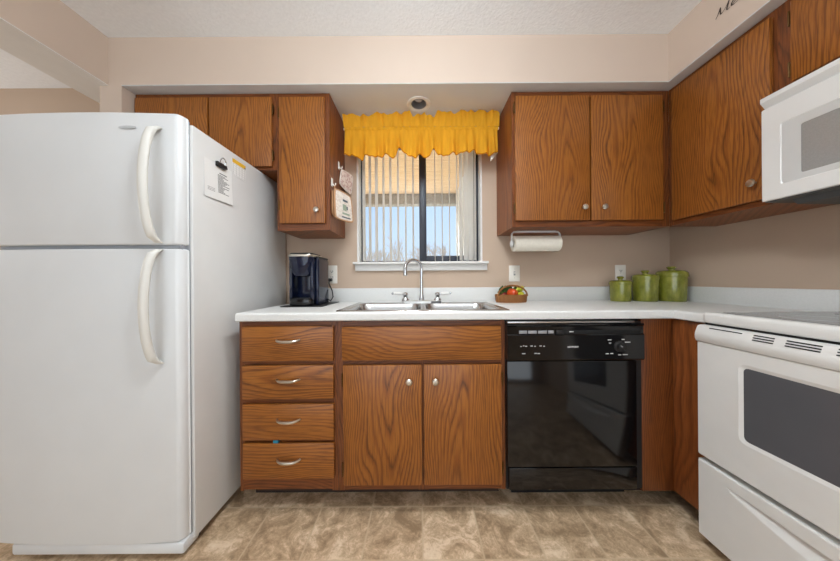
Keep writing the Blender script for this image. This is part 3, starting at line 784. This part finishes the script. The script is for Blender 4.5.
for z in (Zm+.07, 2.03): hinge(da, lx(789.5, XDF, Ym)-.002, -.003, z, .045)
MB().box(.388, wm-.015, -.018, -.0005, Zm+.02, fz(91.5, 1.437), .0035).build('cabinet_door', M['oak'], cm)

# ------------------------------------------------------------------ microwave
XM, YM = 1.345, 1.02
XM -= .004
mw = right_thing('microwave', 'white over-the-range microwave fixed below the short wall cabinet', 'microwave', XM, YM)
zl, zd, zv = 1.352, 1.709, 1.756
MB().box(0.002, .758, .03, XR-XM-.001, zl+.004, zv, .003).build('case', M['range'], mw)
mdoor = MB()
fo = rrect(.0, .57, zl, zd, .004, 3)
wl0, wl1, wz0, wz1 = YM-.963, .50, 1.405, 1.627
ho = rrect(wl0, wl1, wz0, wz1, .008, 3)
def LY(lp, y): return [Vector((x, y, z)) for x, z in lp]
mdoor.loft([LY(fo, .03), LY(fo, .003), LY(rrect(.003, .567, zl+.003, zd-.003, .004, 3), 0), LY(rrect(wl0-.003, wl1+.003, wz0-.003, wz1+.003, .009, 3), 0), LY(ho, .002)], cap0=True, cap1=False)
md = mdoor.build('door', M['range'], mw, ang=12)
mb = MB(); ii = rrect(YM-.915, .45, 1.426, 1.598, .006, 3)
mb.loft([LY(ho, .002), LY(ii, .003)], cap0=False, cap1=False); mb.build('window_border', M['mw_border'], md)
MB().loft([LY(ii, .003), LY(ii, .012)], cap0=False, cap1=False).build('window_rim', M['mw_border'], md)
MB().loft([LY(ii, .0045)], cap0=True, cap1=False).build('window_screen', M['mw_window'], md) if False else MB().box(YM-.915, .45, .004, .008, 1.426, 1.598).build('window_screen', M['mw_window'], md)
MB().prism([(.002, zv), (-.002, zv-.003), (-.002, zv-.019), (.020, zv-.044), (.03, zv-.044), (.03, zv)], .0, .758, 'x').build('vent_grille', M['range'], mw)
MB().box(.575, .757, .002, .03, zl, zd, .003).build('control_pad', M['range'], mw)
MB().box(.004, .756, .010, XR-XM-.004, zl-.004, zl+.004).build('underside', M['mw_under'], mw)
ug = MB(); ug.prism([(.05, zl-.004), (.07, zl-.022), (.31, zl-.022), (.33, zl-.004)], .05, .72, 'x'); ug.build('grease_filter', M['mw_under'], mw)

# ------------------------------------------------------------------ range
XG, YG = 1.100, 1.037
rg = right_thing('range', 'white electric range with a smooth grey cooktop beside the counter end', 'stove', XG, YG); rg.location.z = -.008
W = .755; RD = XR-XG-.02
MB().box(.003, W-.003, .048, RD, .03, .886, .003).build('body', M['range'], rg)
for fx_ in (.05, .7):
    for fy_ in (.09, RD-.06): MB().lathe([(.0, .0082), (.018, .0082), (.018, .040), (.0, .040)], (fx_, fy_, 0), cap=False, n=16).build('foot', M['black_m'], rg)
od = MB()
zo0, zo1 = .369, .818
wa0, wa1, wc0, wc1 = YG-.889, W-.148, .508, .757
fo = rrect(0, W, zo0, zo1, .006, 3); ho = rrect(wa0, wa1, wc0, wc1, .014, 3)
od.loft([LY(fo, .047), LY(fo, .005), LY(rrect(.005, W-.005, zo0+.005, zo1-.005, .006, 3), 0), LY(rrect(wa0-.012, wa1+.012, wc0-.012, wc1+.012, .022, 3), 0), LY(ho, .004)], cap1=False)
odo = od.build('oven_door', M['range'], rg, ang=12)
MB().loft([LY(ho, .004), LY(ho, .012)], cap0=True, cap1=True).build('oven_window', M['glass_dark'], odo)
# bulged band with vents across the top of the door; it is also the door handle
prof = [(.047, .814), (.004, .814), (-.004, .818), (-.008, .828), (-.009, .840), (-.007, .852), (-.001, .868), (.004, .878), (.012, .881), (.047, .881)]
bd = MB(); bd.prism(prof, 0, W, 'x', bev=.004); bo = bd.build('door_handle', M['range'], odo)
def slot(d0, d1, z):
    y = interp([(.852, -.007), (.868, -.001), (.878, .004)], z)
    MB().box(YG-d0, YG-d1, y-.002, y+.012, z-.0016, z+.0016).build('vent_slot', M['slot'], bo)
slot(.990, .890, .8735)
for d0, d1 in ((.858, .808), (.781, .712), (.684, .60), (.575, .49)):
    for z in (.874, .8665, .859): slot(d0, d1, z)
MB().box(.006, W-.006, .03, .08, .881, .888).build('top_gap', M['slot'], rg)
# drawer with a scooped pull
zd0, zd1 = .055, .350
def front(u, v):
    x = u*W; z = zd0+v*(zd1-zd0); y = 0.0
    s = (x-.097)/(W-.194)
    if 0 < s < 1:
        hgt = .052*(math.sin(PI*s)**.75); zt_ = .309-.004*math.sin(PI*s); q = (zt_-z)/max(hgt, 1e-4)
        if 0 < q < 1: y = .024*(math.sin(PI*s)**.5)*(1-q)*min(1, q*7)
    ez = min(z-zd0, zd1-z, x, W-x)
    if ez < .006: y += .006-math.sqrt(max(0, .006**2-(.006-ez)**2))
    return Vector((x, y, z))
dg_ = MB(); dg_.grid(front, 150, 100)
dg_.box(.0, W, .0065, .046, zd0, zd1)if False else dg_.box(.001, W-.001, .030, .046, zd0+.001, zd1-.001)
for (a, b, c, d) in ((0, W, zd0, zd0+.001), (0, W, zd1-.001, zd1), (0, .001, zd0, zd1), (W-.001, W, zd0, zd1)): dg_.box(a, b, .006, .031, c, d)
dg_.build('storage_drawer', M['range'], rg, ang=40)
ctp = MB(); ctp.prism(rrect(.002, W-.002, .020, RD, .013, 4), .888, .930, 'z', bev=.012, seg=4); ctp.build('cooktop_frame', M['range'], rg)
cg = MB().prism(rrect(.03, W-.03, .058, RD-.03, .02, 4), .9302, .9315, 'z').build('cooktop_glass', M['cooktop'], rg)
for (a, b, r) in ((.2, .18, .075), (.55, .18, .1), (.2, .42, .1), (.55, .42, .075)):
    MB().lathe([(r, .0), (r, .0006), (r-.004, .0006), (r-.004, .0)], (a, b, .9315), cap=False, n=48).build('burner_ring', M['print_l'], cg)

# ------------------------------------------------------------------ refrigerator
V(420, 281)
FX0, FX1 = -1.597, -.895
DZ = .007
rf = thing('refrigerator', 'white top-freezer refrigerator with two curved handles in the foreground', 'refrigerator', ((FX0+FX1)/2, 1.4, 0))
rl_ = Vector(rf.location); rf.location.z = DZ
def rpart(mb, name, m, par=None):
    o = mb.build(name, m)
    if par is None: o.parent = rf; o.location -= rl_
    else: o.parent = par; o.location = o.location-rl_-par.location
    return o
rpart(MB().box(FX0, FX1, 1.028, 1.74, .035, 1.671, .006), 'body', M['fridge_side'])
def door_poly(y_back, crown=.012):
    x0, x1 = -1.606, -.908; pts = []
    pts.append((x0, y_back)); n = 24
    fr = .974
    for k in range(6):
        a = PI/2*k/5; pts.append((x0+.006-.006*math.cos(a), fr+.012+.006-.006*math.sin(a)))
    for k in range(1, n):
        u = k/n; x = x0+.006+(x1-.034-x0-.006)*u; pts.append((x, fr+.012*(2*u-1)**2))
    for k in range(8):
        a = PI/2*k/7; pts.append((x1-.024+.024*math.sin(a), fr+.012+.030-.030*math.cos(a)))
    pts.append((x1+.004, y_back)); return pts
dp = door_poly(1.020)
fdz = rpart(MB().prism(dp, 1.190, 1.690, 'z', bev=.007, seg=3), 'freezer_door', M['fridge'])
rdz = rpart(MB().prism(dp, .060, 1.176, 'z', bev=.007, seg=3), 'refrigerator_door', M['fridge'])
rpart(MB().box(-1.600, FX1-.012, 1.0195, 1.029, .06, 1.68), 'gasket', M['gasket'])
rpart(MB().box(-1.600, FX1-.02, .992, 1.022, 1.177, 1.189), 'centre_trim', M['gasket'])
rpart(MB().box(FX0+.04, FX1-.008, .985, 1.06, .015, .058, .008), 'base_grille', M['fridge'])
rpart(MB().tube([(FX1-.022, 1.003, 1.165), (FX1-.022, 1.003, 1.20)], .004, 12), 'hinge_pin', M['gasket'])
for (xx, yy) in ((FX0+.05, 1.08), (FX1-.05, 1.08), (FX0+.05, 1.68), (FX1-.05, 1.68)):
    rpart(MB().lathe([(.0, -.0068), (.02, -.0068), (.02, .036), (.0, .036)], (xx, yy, 0), n=16, cap=False), 'foot', M['black_m'])
def fhandle(z0, z1, par, flip):
    xh = -.979; n = 25; loops = []
    for i in range(n):
        t = i/(n-1); z = z0+(z1-z0)*t
        e = math.sin(PI*t)**.42 if 0 < t < 1 else 0
        y = .9765-.052*e; wd = .0135+.003*e; th = .012+.005*(1-e)
        if i in (0, n-1): th = .010
        loops.append([Vector((xh+wd*math.cos(2*PI*k/14)-.006*e, y+th*math.sin(2*PI*k/14), z)) for k in range(14)])
    return rpart(MB().loft(loops), 'handle', M['handle_w'], par)
fhandle(fz(243, .965), fz(126, .965), fdz, 0); fhandle(fz(365, .965), fz(249.5, .965), rdz, 1)
rpart(MB().lathe([(.0, .0), (.036, .0), (.038, .0015), (.0, .003)], (fx(128.5, .975)-.0, .976, fz(127.5, .975)), axis='y', n=32, sx=.9, sy=.16, cap=False), 'badge', M['badge'], fdz)

# papers on the side of the refrigerator
xs_ = FX1+.0008
def side_sheet(name, y0, y1, z0, z1, m, x0, x1, skew=0.0): return MB().box(x0, x1, y0, y1, z0, z1)
pn_ = thing('paper_note', 'white printed sheet clipped to the side of the refrigerator', 'paper', (xs_, 1.158, 1.49))
def npart(mb, name, m, par):
    o = mb.build(name, m); o.parent = par; o.location -= Vector(par.location); return o
def sheet_fn(u, v): return Vector((xs_+.0004+.006*(1-v)**2*(.4+.6*u), 1.079+.159*u, 1.408+.162*v+.003*u))
mb = MB(); mb.grid(sheet_fn, 8, 8); mb.grid(lambda u, v: sheet_fn(u, v)+Vector((.0006, 0, 0)), 8, 8); npart(mb, 'sheet', M['paper'], pn_)
tx = MB()
def tline(z, a, b, hgt=.0022):
    v = (z-1.408)/.162
    for i in range(4):
        u0 = a+(b-a)*i/4; u1 = a+(b-a)*(i+1)/4
        p0, p1 = sheet_fn(u0, v), sheet_fn(u1, v); x = max(p0.x, p1.x)+.0009
        tx.box(min(p0.x, p1.x)+.0005, x, p0.y, p1.y, z-hgt/2+.0015, z+hgt/2+.0015)
tline(1.532, .52, .80, .004)
for i in range(16): tline(1.523-.0052*i, .46, .62+.28*random.random(), .0026)
for i in range(3): tline(1.452-.006*i, .1, .35, .0014)
npart(tx, 'print', M['print'], pn_)
cl = thing('binder_clip', 'black and silver magnetic clip holding the printed sheet on the refrigerator', 'clip', (xs_+.004, 1.182, 1.562))
yc_, zc_ = 1.166, 1.566
mb = MB(); mb.prism([(xs_+.002, zc_-.008), (xs_+.016, zc_-.004), (xs_+.012, zc_+.012), (xs_+.002, zc_+.013)], yc_-.028, yc_+.028, 'y', bev=.001); npart(mb, 'jaw', M['black_m'], cl)
mb = MB()
for s in (-1, 1):
    mb.tube([(xs_+.011, yc_+s*.016, zc_+.008), (xs_+.016, yc_+s*.015, zc_+.024), (xs_+.017, yc_+s*.007, zc_+.034), (xs_+.017, yc_, zc_+.036)], .0026, 8, up=(0, 1, 0))
npart(mb, 'wire_arm', M['chrome'], cl)
cal = thing('calendar_magnet', 'small calendar magnet with a yellow header near the refrigerator top', 'magnet', (xs_, 1.29, 1.60))
npart(MB().box(xs_, xs_+.001, 1.244, 1.337, 1.5615, 1.640), 'sheet', M['paper'], cal)
npart(MB().box(xs_+.001, xs_+.0016, 1.244, 1.337, 1.622, 1.641), 'header', M['yellow'], cal)
mb = MB()
for i in range(5): mb.box(xs_+.001, xs_+.0014, 1.248+.0205*i, 1.2495+.0205*i, 1.564, 1.620)
for i in range(6): mb.box(xs_+.001, xs_+.0014, 1.246, 1.335, 1.566+.0105*i, 1.5668+.0105*i)
npart(mb, 'grid_print', M['print_l'], cal)
npart(MB().box(xs_+.0016, xs_+.002, 1.328, 1.336, 1.623, 1.630), 'logo_spot', M['print'], cal)

for o in (pn_, cl, cal): o.location.z += .0075

# ------------------------------------------------------------------ wall plates
def plate(name, px0, px1, py0, py1, label, kind):
    V((px0+px1)/2, 275); y = BW-.0005; x0, x1, z0, z1 = fx(px0, y), fx(px1, y), fz(py1, y), fz(py0, y); xc, zc = (x0+x1)/2, (z0+z1)/2
    t = thing(name, label, 'switch' if kind == 's' else 'outlet', (xc, y, zc))
    npart(MB().box(x0, x1, y-.006, y, z0, z1, .003), 'cover_plate', M['plate'], t)
    if kind == 's':
        npart(MB().box(xc-.006, xc+.006, y-.0065, y-.005, zc-.013, zc+.013), 'slot', M['can_grey'], t)
        npart(MB().box(xc-.0045, xc+.0045, y-.018, y-.006, zc-.002, zc+.009, .001), 'toggle', M['plate'], t)
    else:
        for s in (-1, 1):
            o = npart(MB().lathe([(.0, .0), (.0165, .0), (.0165, .0025), (.0, .0025)], (xc, y-.0055, zc+s*.0195), axis='y', n=24, sy=.85, cap=False), 'socket', M['plate'], t)
            sl_ = MB()
            for dx in (-.006, .006): sl_.box(xc+dx-.0014, xc+dx+.0014, y-.0088, y-.0075, zc+s*.0195-.002, zc+s*.0195+.007)
            sl_.lathe([(.0, .0), (.003, .0), (.003, .001), (.0, .001)], (xc, y-.0078, zc+s*.0195-.007), axis='y', n=10, cap=False)
            q = sl_.build('socket_holes', M['slot']); q.parent = o; q.location = q.location-Vector(t.location)-o.location
    for s in ((-.03, .03) if kind == 's' else (0,)):
        npart(MB().lathe([(.0, .0), (.003, .0), (.0028, .001), (.0, .001)], (xc, y-.006, zc+s), axis='y', n=10, cap=False), 'screw', M['silver'], t)
plate('light_switch', 508.8, 519.6, 266, 282, 'white toggle light switch on the wall above the vegetable basket', 's')
plate('power_outlet', 614.7, 625.3, 265.5, 283, 'white double outlet on the wall behind the smallest green canister', 'o')
plate('power_outlet', 327, 337.5, 266, 284, 'white double outlet on the wall beside the coffee maker', 'o')

# ------------------------------------------------------------------ counter things
V(645, 290)
# canisters
def canister(pc, d, wpx, ytop, yb, label):
    x = fx(pc, d); r = wpx/2/F*d; z0 = CT+.0003; hh = (fz(ytop, d-r*.2)-z0)
    t = thing('canister', label, 'canister', (x, d, z0), 0, 'green canisters in the counter corner')
    hb = hh*.78
    npart(MB().lathe([(.0, .0), (r*.88, .0), (r*.915, .006), (r*.94, hb*.45), (r*.965, hb*.90), (r*.955, hb*.93), (r*.955, hb)], (x, d, z0), n=40, cap=False), 'jar', M['glaze'], t)
    lid = npart(MB().lathe([(.0, hb), (r*1.02, hb), (r*1.03, hb+.004), (r*1.0, hb+hh*.13), (r*.92, hb+hh*.17), (r*.80, hb+hh*.195), (r*.4, hh*.995), (.0, hh)], (x, d, z0), n=40, cap=False), 'lid', M['glaze'], t)
    k = MB().lathe([(r*.20, hh*.98), (r*.20, hh+.006), (r*.30, hh+.012), (r*.32, hh+.017), (r*.24, hh+.022), (.0, hh+.023)], (x, d, z0), n=24, cap=False).build('knob', M['glaze'])
    k.parent = lid; k.location = k.location-Vector(t.location)-lid.location
canister(620.3, 1.662, 18.6, 280.2, 302, 'smallest green crackle-glazed canister with lid, front of the outlet')
canister(645.2, 1.655, 21.8, 274.2, 302, 'middle-sized green crackle-glazed canister with lid, second of the three')
canister(671.6, 1.640, 24.6, 270.6, 302, 'largest green crackle-glazed canister with lid, nearest the corner')

V(511, 295)
# basket of vegetables
BXc, BYc = fx(511.3, 1.635), 1.640; bz = CT+.0003
ra, rb = .100, .060
bk = thing('basket', 'small woven basket with an arched handle near the sink corner', 'basket', (BXc, BYc, bz))
npart(MB().lathe([(.0, .0), (.93, .0), (.97, .012), (1.0, .040), (1.02, .048), (.97, .050), (.94, .040), (.90, .010), (.0, .008)], (BXc, BYc, bz), n=48, sx=ra, sy=rb, cap=False), 'bowl', M['wicker'], bk)
pts = [(BXc+ra*.90*math.cos(a), BYc-.030, bz+.040+.066*math.sin(a)) for a in [PI*k/20 for k in range(21)]]
npart(MB().tube(pts, .0055, 8, up=(0, 1, 0)), 'handle', M['wicker'], bk)
M['pep_r'] = plain('orange_red_pepper', rgb(206, 72, 22), .3, var=.2, nscale=30)
M['pep_y'] = plain('lime_squash', rgb(186, 186, 40), .35, var=.15, nscale=40)
M['leaf'] = plain('dark_green_leaf', rgb(56, 84, 36), .5, var=.25, nscale=40)
M['stem'] = plain('pale_green_stem', rgb(120, 130, 50), .5)
M['tomato'] = plain('dark_red_beet', rgb(110, 34, 24), .4, var=.2)
def veg(name, label, cat, c, r, m, lobes=0, sy=1.0, rot=0.0):
    mb = MB(); t = bmesh.new(); bmesh.ops.create_uvsphere(t, u_segments=24, v_segments=14, radius=1)
    for v in t.verts:
        a = math.atan2(v.co.y, v.co.x); k_ = 1+(.10*math.cos(lobes*a) if lobes else 0)
        pinch = 1-.25*max(0, v.co.z)**6
        v.co = Vector((v.co.x*r*k_, v.co.y*r*k_, v.co.z*r*sy*pinch))
    mb._merge(t, Matrix.Translation(c) @ Matrix.Rotation(rot, 4, 'Y'))
    th_ = thing(name, label, cat, c); npart(mb, 'flesh', M[m], th_)
    d = Matrix.Rotation(rot, 3, 'Y') @ Vector((0, 0, 1)); p = Vector(c)+d*r*sy*.8
    npart(MB().tube([p, p+d*r*.25, p+d*r*.45+Vector((.002, 0, 0))], [r*.16, r*.10, r*.08], 8, up=(0, 1, 0)), 'stem', M['stem'], th_)
veg('pepper', 'bright orange pepper in the middle of the vegetable basket', 'vegetable', (BXc+.005, BYc-.010, bz+.055), .032, 'pep_r', 4, 1.15, .3)
veg('squash', 'round lime-yellow squash in the vegetable basket beside the orange pepper', 'vegetable', (BXc+.055, BYc-.006, bz+.046), .025, 'pep_y', 6, .9, -.3)
veg('beet', 'dark red beet in the vegetable basket, near the handle foot', 'vegetable', (BXc-.048, BYc-.010, bz+.042), .024, 'tomato', 0, .95, -.5)
veg('long_pepper', 'long yellow-green pepper leaning over the back of the vegetable basket', 'vegetable', (BXc+.058, BYc+.028, bz+.078), .019, 'pep_y', 3, 2.3, 1.15)
lf = thing('leafy_greens', 'bunch of dark green leaves at the back of the vegetable basket', 'vegetable', (BXc-.045, BYc+.02, bz+.05))
rr_ = random.Random(5)
for i in range(7):
    a = rr_.uniform(-.5, .5); bx_ = BXc-.06+.018*i*.8; mb = MB()
    def leaf(u, v, a=a, bx_=bx_, ph=rr_.uniform(0, 6), tilt=rr_.uniform(-.4, .4)):
        ww = .020*math.sin(PI*min(1, .12+v*.88))**.7*(1+.12*math.sin(v*22+ph)); s = (u-.5)*2
        return Vector((bx_+s*ww+tilt*.05*v, BYc+.022-.012*v+.006*abs(s)+.004*math.sin(s*9+ph), bz+.03+.075*v))
    mb.grid(leaf, 8, 10); npart(mb, 'leaf', M['leaf'], lf)

V(310, 285)
# coffee maker and mat
KX0, KX1, KY0, KY1 = -.735, -.592, 1.432, 1.655
mz = CT+.0003
tag(MB().prism(rrect(KX0-.035, KX1+.055, KY0-.012, 1.735, .01), mz, mz+.004, 'z', bev=.001).build('counter_mat', M['black_m']), 'thin black mat lying under the coffee maker', 'mat')
kz0 = mz+.0045; HT = fz(253, 1.432)-kz0; wk = KX1-KX0
ck = thing('coffee_maker', 'dark blue-black pod coffee maker with a silver rim beside the refrigerator', 'coffee maker', ((KX0+KX1)/2, 1.58, kz0))
npart(MB().prism(rrect(KX0+.001, KX1-.003, KY0+.085, KY1, .02), kz0, kz0+HT*.93, 'z', bev=.006), 'column', M['navy'], ck)
for a_, b_ in ((KX0+.001, KX0+.020), (KX1-.026, KX1-.004)): npart(MB().prism(rrect(a_, b_, KY0+.022, KY0+.10, .008), kz0+.03, kz0+HT*.93, 'z', bev=.003), 'cheek', M['navy'], ck)
npart(MB().prism(rrect(KX0+.002, KX1-.006, KY0+.004, KY0+.14, .03, 8), kz0, kz0+.040, 'z', bev=.005), 'base', M['black'], ck)
npart(MB().prism(rrect(KX0+.014, KX1-.018, KY0+.014, KY0+.095, .022, 8), kz0+.0402, kz0+.043, 'z'), 'drip_tray', M['black_m'], ck)
hd = rrect(KX0, KX1-.004, KY0, KY0+.17, .035, 8); hs = rrect(KX0+.022, KX1-.028, KY0+.012, KY0+.13, .04, 8)
z1 = kz0+HT
npart(MB().loft([L3(hs, z1-.128), L3(rrect(KX0+.012, KX1-.018, KY0+.004, KY0+.15, .04, 8), z1-.11), L3(hd, z1-.035), L3(hd, z1-.022)]), 'brew_head', M['navy'], ck)
npart(MB().prism(rrect(KX0-.002, KX1-.002, KY0-.003, KY0+.172, .036, 8), z1-.022, z1-.008, 'z', bev=.003), 'silver_rim', M['silver'], ck)
npart(MB().prism(rrect(KX0+.004, KX1-.008, KY0+.004, KY0+.165, .034, 8), z1-.008, z1, 'z', bev=.004), 'lid', M['black_m'], ck)
tx0, tx1 = KX1-.008, KX1+.014
tk_ = npart(MB().prism(rrect(tx0, tx1, KY0+.05, KY1-.005, .010, 6), kz0+.002, z1-.028, 'z', bev=.006), 'water_tank', M['navy'], ck)
tl_ = MB().prism(rrect(tx0+.001, tx1-.001, KY0+.052, KY1-.006, .009, 6), z1-.0278, z1-.016, 'z', bev=.004).build('tank_lid', M['black_m']); tl_.parent = tk_; tl_.location = tl_.location-Vector(ck.location)-tk_.location
cordm = MB(); ox, oz = fx(331, 1.75), fz(280.5, 1.75)
cordm.tube([(tx1-.01, KY1-.03, kz0+.03), (tx1+.012, KY1-.01, kz0+.012), (tx1+.02, KY1+.012, kz0+.035), (tx1+.012, KY1+.020, kz0+.075), (ox-.004, 1.722, oz-.025), (ox, 1.718, oz), (ox, 1.742, oz)], .0038, 8, up=(1, 0, 0))
cordm.box(ox-.011, ox+.011, 1.722, 1.7505, oz-.010, oz+.010, .003)
npart(cordm, 'power_cord', M['black_m'], ck)

V(536, 243)
# paper towels
PDY = 1.585; pz_ = fz(243.6, PDY-.02)
px_0, px_1 = fx(512.5, PDY), fx(559, PDY)
ph_ = thing('towel_holder', 'white wire paper towel holder mounted under the wide wall cabinet', 'towel holder', ((px_0+px_1)/2, PDY, ZU))
rr0 = .047
mb = MB()
xa_, xb_ = px_0-.006, px_1+.006
ztp = ZU-.006
mb.tube([(xa_, PDY, pz_), (xa_, PDY, pz_+.03), (xa_+.002, PDY, ztp-.012), (xa_+.012, PDY, ztp), (xb_-.012, PDY, ztp), (xb_-.002, PDY, ztp-.012), (xb_, PDY, pz_+.03), (xb_, PDY, pz_)], .0055, 10, up=(0, 1, 0))
npart(mb, 'wire_frame', M['wire'], ph_)
mb = MB(); mb.box(xa_+.03, xb_-.03, PDY-.012, PDY+.012, ztp+.002, ZU-.0003, .001); npart(mb, 'mounting_bar', M['wire'], ph_)
for s, xx in ((-1, xa_), (1, xb_)):
    npart(MB().lathe([(.0, -.004), (.022, -.004), (.024, .0), (.020, .004), (.008, .008), (.0, .010)] if s > 0 else [(.0, .004), (.022, .004), (.024, .0), (.020, -.004), (.008, -.008), (.0, -.010)], (xx, PDY, pz_), axis='x', n=24, cap=False), 'end_disc', M['wire'], ph_)
tr = MB(); tr.lathe([(rr0, px_0+.004), (rr0, px_1-.004)], (0, PDY, pz_), axis='x', n=48, cap=False)
tr.lathe([(rr0, px_0+.004), (.019, px_0+.004), (.019, px_1-.004), (rr0, px_1-.004)], (0, PDY, pz_), axis='x', n=48, cap=False)
tag(tr.build('paper_towel_roll', M['towel']), 'white paper towel roll hanging below the wide wall cabinet', 'paper towels')

V(342, 195)
# pot holders on the narrow cabinet's side
def pad(corners, th, m, name='pad', n=14):
    a, b, c, d = [Vector(p) for p in corners]      # bottom-left, bottom-right, top-right, top-left
    nor = (b-a).cross(d-a).normalized(); mb = MB()
    def sq(u, v):
        x, y = 2*u-1, 2*v-1; k_ = 1-.045*(abs(x)**3)*(abs(y)**3)*2; return .5+x*k_/2, .5+y*k_/2
    def base(u, v):
        u, v = sq(u, v); return a*(1-u)*(1-v)+b*u*(1-v)+c*u*v+d*(1-u)*v
    def prof(u, v): e = min(u, 1-u, v, 1-v); return th/2*min(1, .25+math.sqrt(min(1, e*9)))
    mb.grid(lambda u, v: base(u, v)-nor*prof(u, v), n, n); mb.grid(lambda u, v: base(u, v)+nor*prof(u, v), n, n)
    rim = [(i/n, 0) for i in range(n)]+[(1, i/n) for i in range(n)]+[(1-i/n, 1) for i in range(n)]+[(0, 1-i/n) for i in range(n)]
    mb.loft([[base(*q)-nor*prof(*q) for q in rim], [base(*q)+nor*prof(*q) for q in rim]], cap0=False, cap1=False)
    return mb, [base(*q) for q in rim], nor, base
side = n1
def pot(name, label, corners, th, m, bind, hookp):
    t = thing(name, label, 'pot holder', corners[3])
    mb, rim, nor, base = pad(corners, th, m); body = npart(mb, 'pad', M[m], t)
    npart(MB().tube(rim+[rim[0]], th*.42, 8, up=tuple(nor)), 'binding', M[bind], t)
    d = Vector(corners[3])
    npart(MB().tube([d, (d+Vector(hookp))/2+Vector((.0, .006, .006)), Vector(hookp)+Vector((0, 0, .003)), (d+Vector(hookp))/2+Vector((.0, -.004, -.003)), d+Vector((0, .006, -.004))], .0028, 8, up=(0, 1, 0)), 'hanging_loop', M[bind], t)
    return t, body, base, nor
def hook(y, z, label):
    t = thing('wall_hook', label, 'hook', (side, y, z), 0, 'small white hooks on the cabinet side')
    npart(MB().box(side+.0003, side+.005, y-.011, y+.011, z-.014, z+.034, .002), 'mount', M['trim'], t)
    npart(MB().tube([(side+.004, y, z+.006), (side+.014, y, z-.008), (side+.022, y, z-.003), (side+.023, y, z+.006)], .003, 8, up=(0, 1, 0)), 'prong', M['trim'], t)
hook(1.625, 1.765, 'small white hook on the cabinet side carrying the floral pot holder')
hook(1.495, 1.612, 'small white hook on the cabinet side carrying the cream printed pot holder')
def pc(px, py, d): return (fx(px, d), d, fz(py, d))
pot('pot_holder', 'pink floral pot holder hanging highest on the cabinet side near the window', (pc(339.6, 184.5, 1.62), pc(350.8, 195.7, 1.72), pc(353, 177, 1.72), pc(341.5, 169.5, 1.62)), .010, 'floral', 'quilt', (side+.020, 1.625, 1.760))
t, body, base, nor = pot('pot_holder', 'cream pot holder with a grey jug print hanging below the floral one', (pc(335, 218.5, 1.49), pc(353, 223.7, 1.60), pc(350.5, 197.3, 1.60), pc(334.4, 188.2, 1.49)), .013, 'quilt', 'tan', (side+.020, 1.495, 1.607))
def patch(u0, u1, v0, v1, m, name):
    o_ = nor*(-.0078) if nor.y > 0 else nor*.0078
    mb = MB(); mb.grid(lambda u, v: base(u0+(u1-u0)*u, v0+(v1-v0)*v)+o_, 6, 6); q = mb.build(name, m); q.parent = body; q.location = q.location-Vector(t.location)-body.location
patch(.42, .72, .66, .74, M['print_dark'], 'printed_band'); patch(.40, .62, .34, .56, M['print_sage'], 'printed_jug'); patch(.62, .70, .40, .52, M['print_dark'], 'printed_jug_handle')
patch(.36, .78, .20, .27, M['print_sage'], 'printed_leaves'); patch(.32, .82, .08, .13, M['print_dark'], 'printed_words')
# tan oven mitt tucked behind the lower pot holder
mt, *_ = pad((pc(331.6, 214, 1.478), pc(337.5, 222, 1.56), pc(337.5, 192, 1.56), pc(331.8, 190, 1.478)), .006, 'tan')
tag(mt.build('pot_holder', M['tan']), 'plain tan pot holder tucked behind the cream printed one', 'pot holder')

# ------------------------------------------------------------------ wall lettering on the right soffit
V(727, 10)
XS = 1.346
def soff(px, py, e=.0015): d = XS*F/(px-ROLL*(ROW-281)-420.0); return Vector((XS-e, d, fz(py, d)))
wl = thing('wall_lettering', 'dark script lettering on the right soffit above the corner cabinet', 'lettering', tuple(soff(724, 10, 0)))
def stroke(name, pts, rs):
    P = [soff(*p) for p in pts]; Q = []; Rr = []
    for i in range(len(P)-1):
        for k in range(6): Q.append(P[i].lerp(P[i+1], k/6)); Rr.append(.62*(rs[i]+(rs[i+1]-rs[i])*k/6))
    Q.append(P[-1]); Rr.append(.62*rs[-1])
    npart(MB().tube(Q, Rr, 8, sx=.12, sy=1.0, up=(1, 0, 0)), name, M['ink'], wl)
stroke('letter', [(716, 20), (718.2, 15.5), (720.8, 8), (720.6, 12), (721, 14.8), (723.5, 12), (726.5, 7), (729.6, 0), (728.6, 4), (727, 9.5), (728, 10), (730, 7.8)], [.0025, .003, .004, .005, .004, .002, .002, .0035, .005, .005, .002, .0015])
stroke('letter', [(731, 6), (733, 4.5), (736, .5), (736.5, -1), (734, .0), (731.8, 4), (732, 6), (735, 4), (740, -1)], [.002, .002, .0025, .003, .004, .0045, .003, .002, .0015])

bpy.context.view_layer.update()
for o in C.objects:
    if '_c' in o: del o['_c']
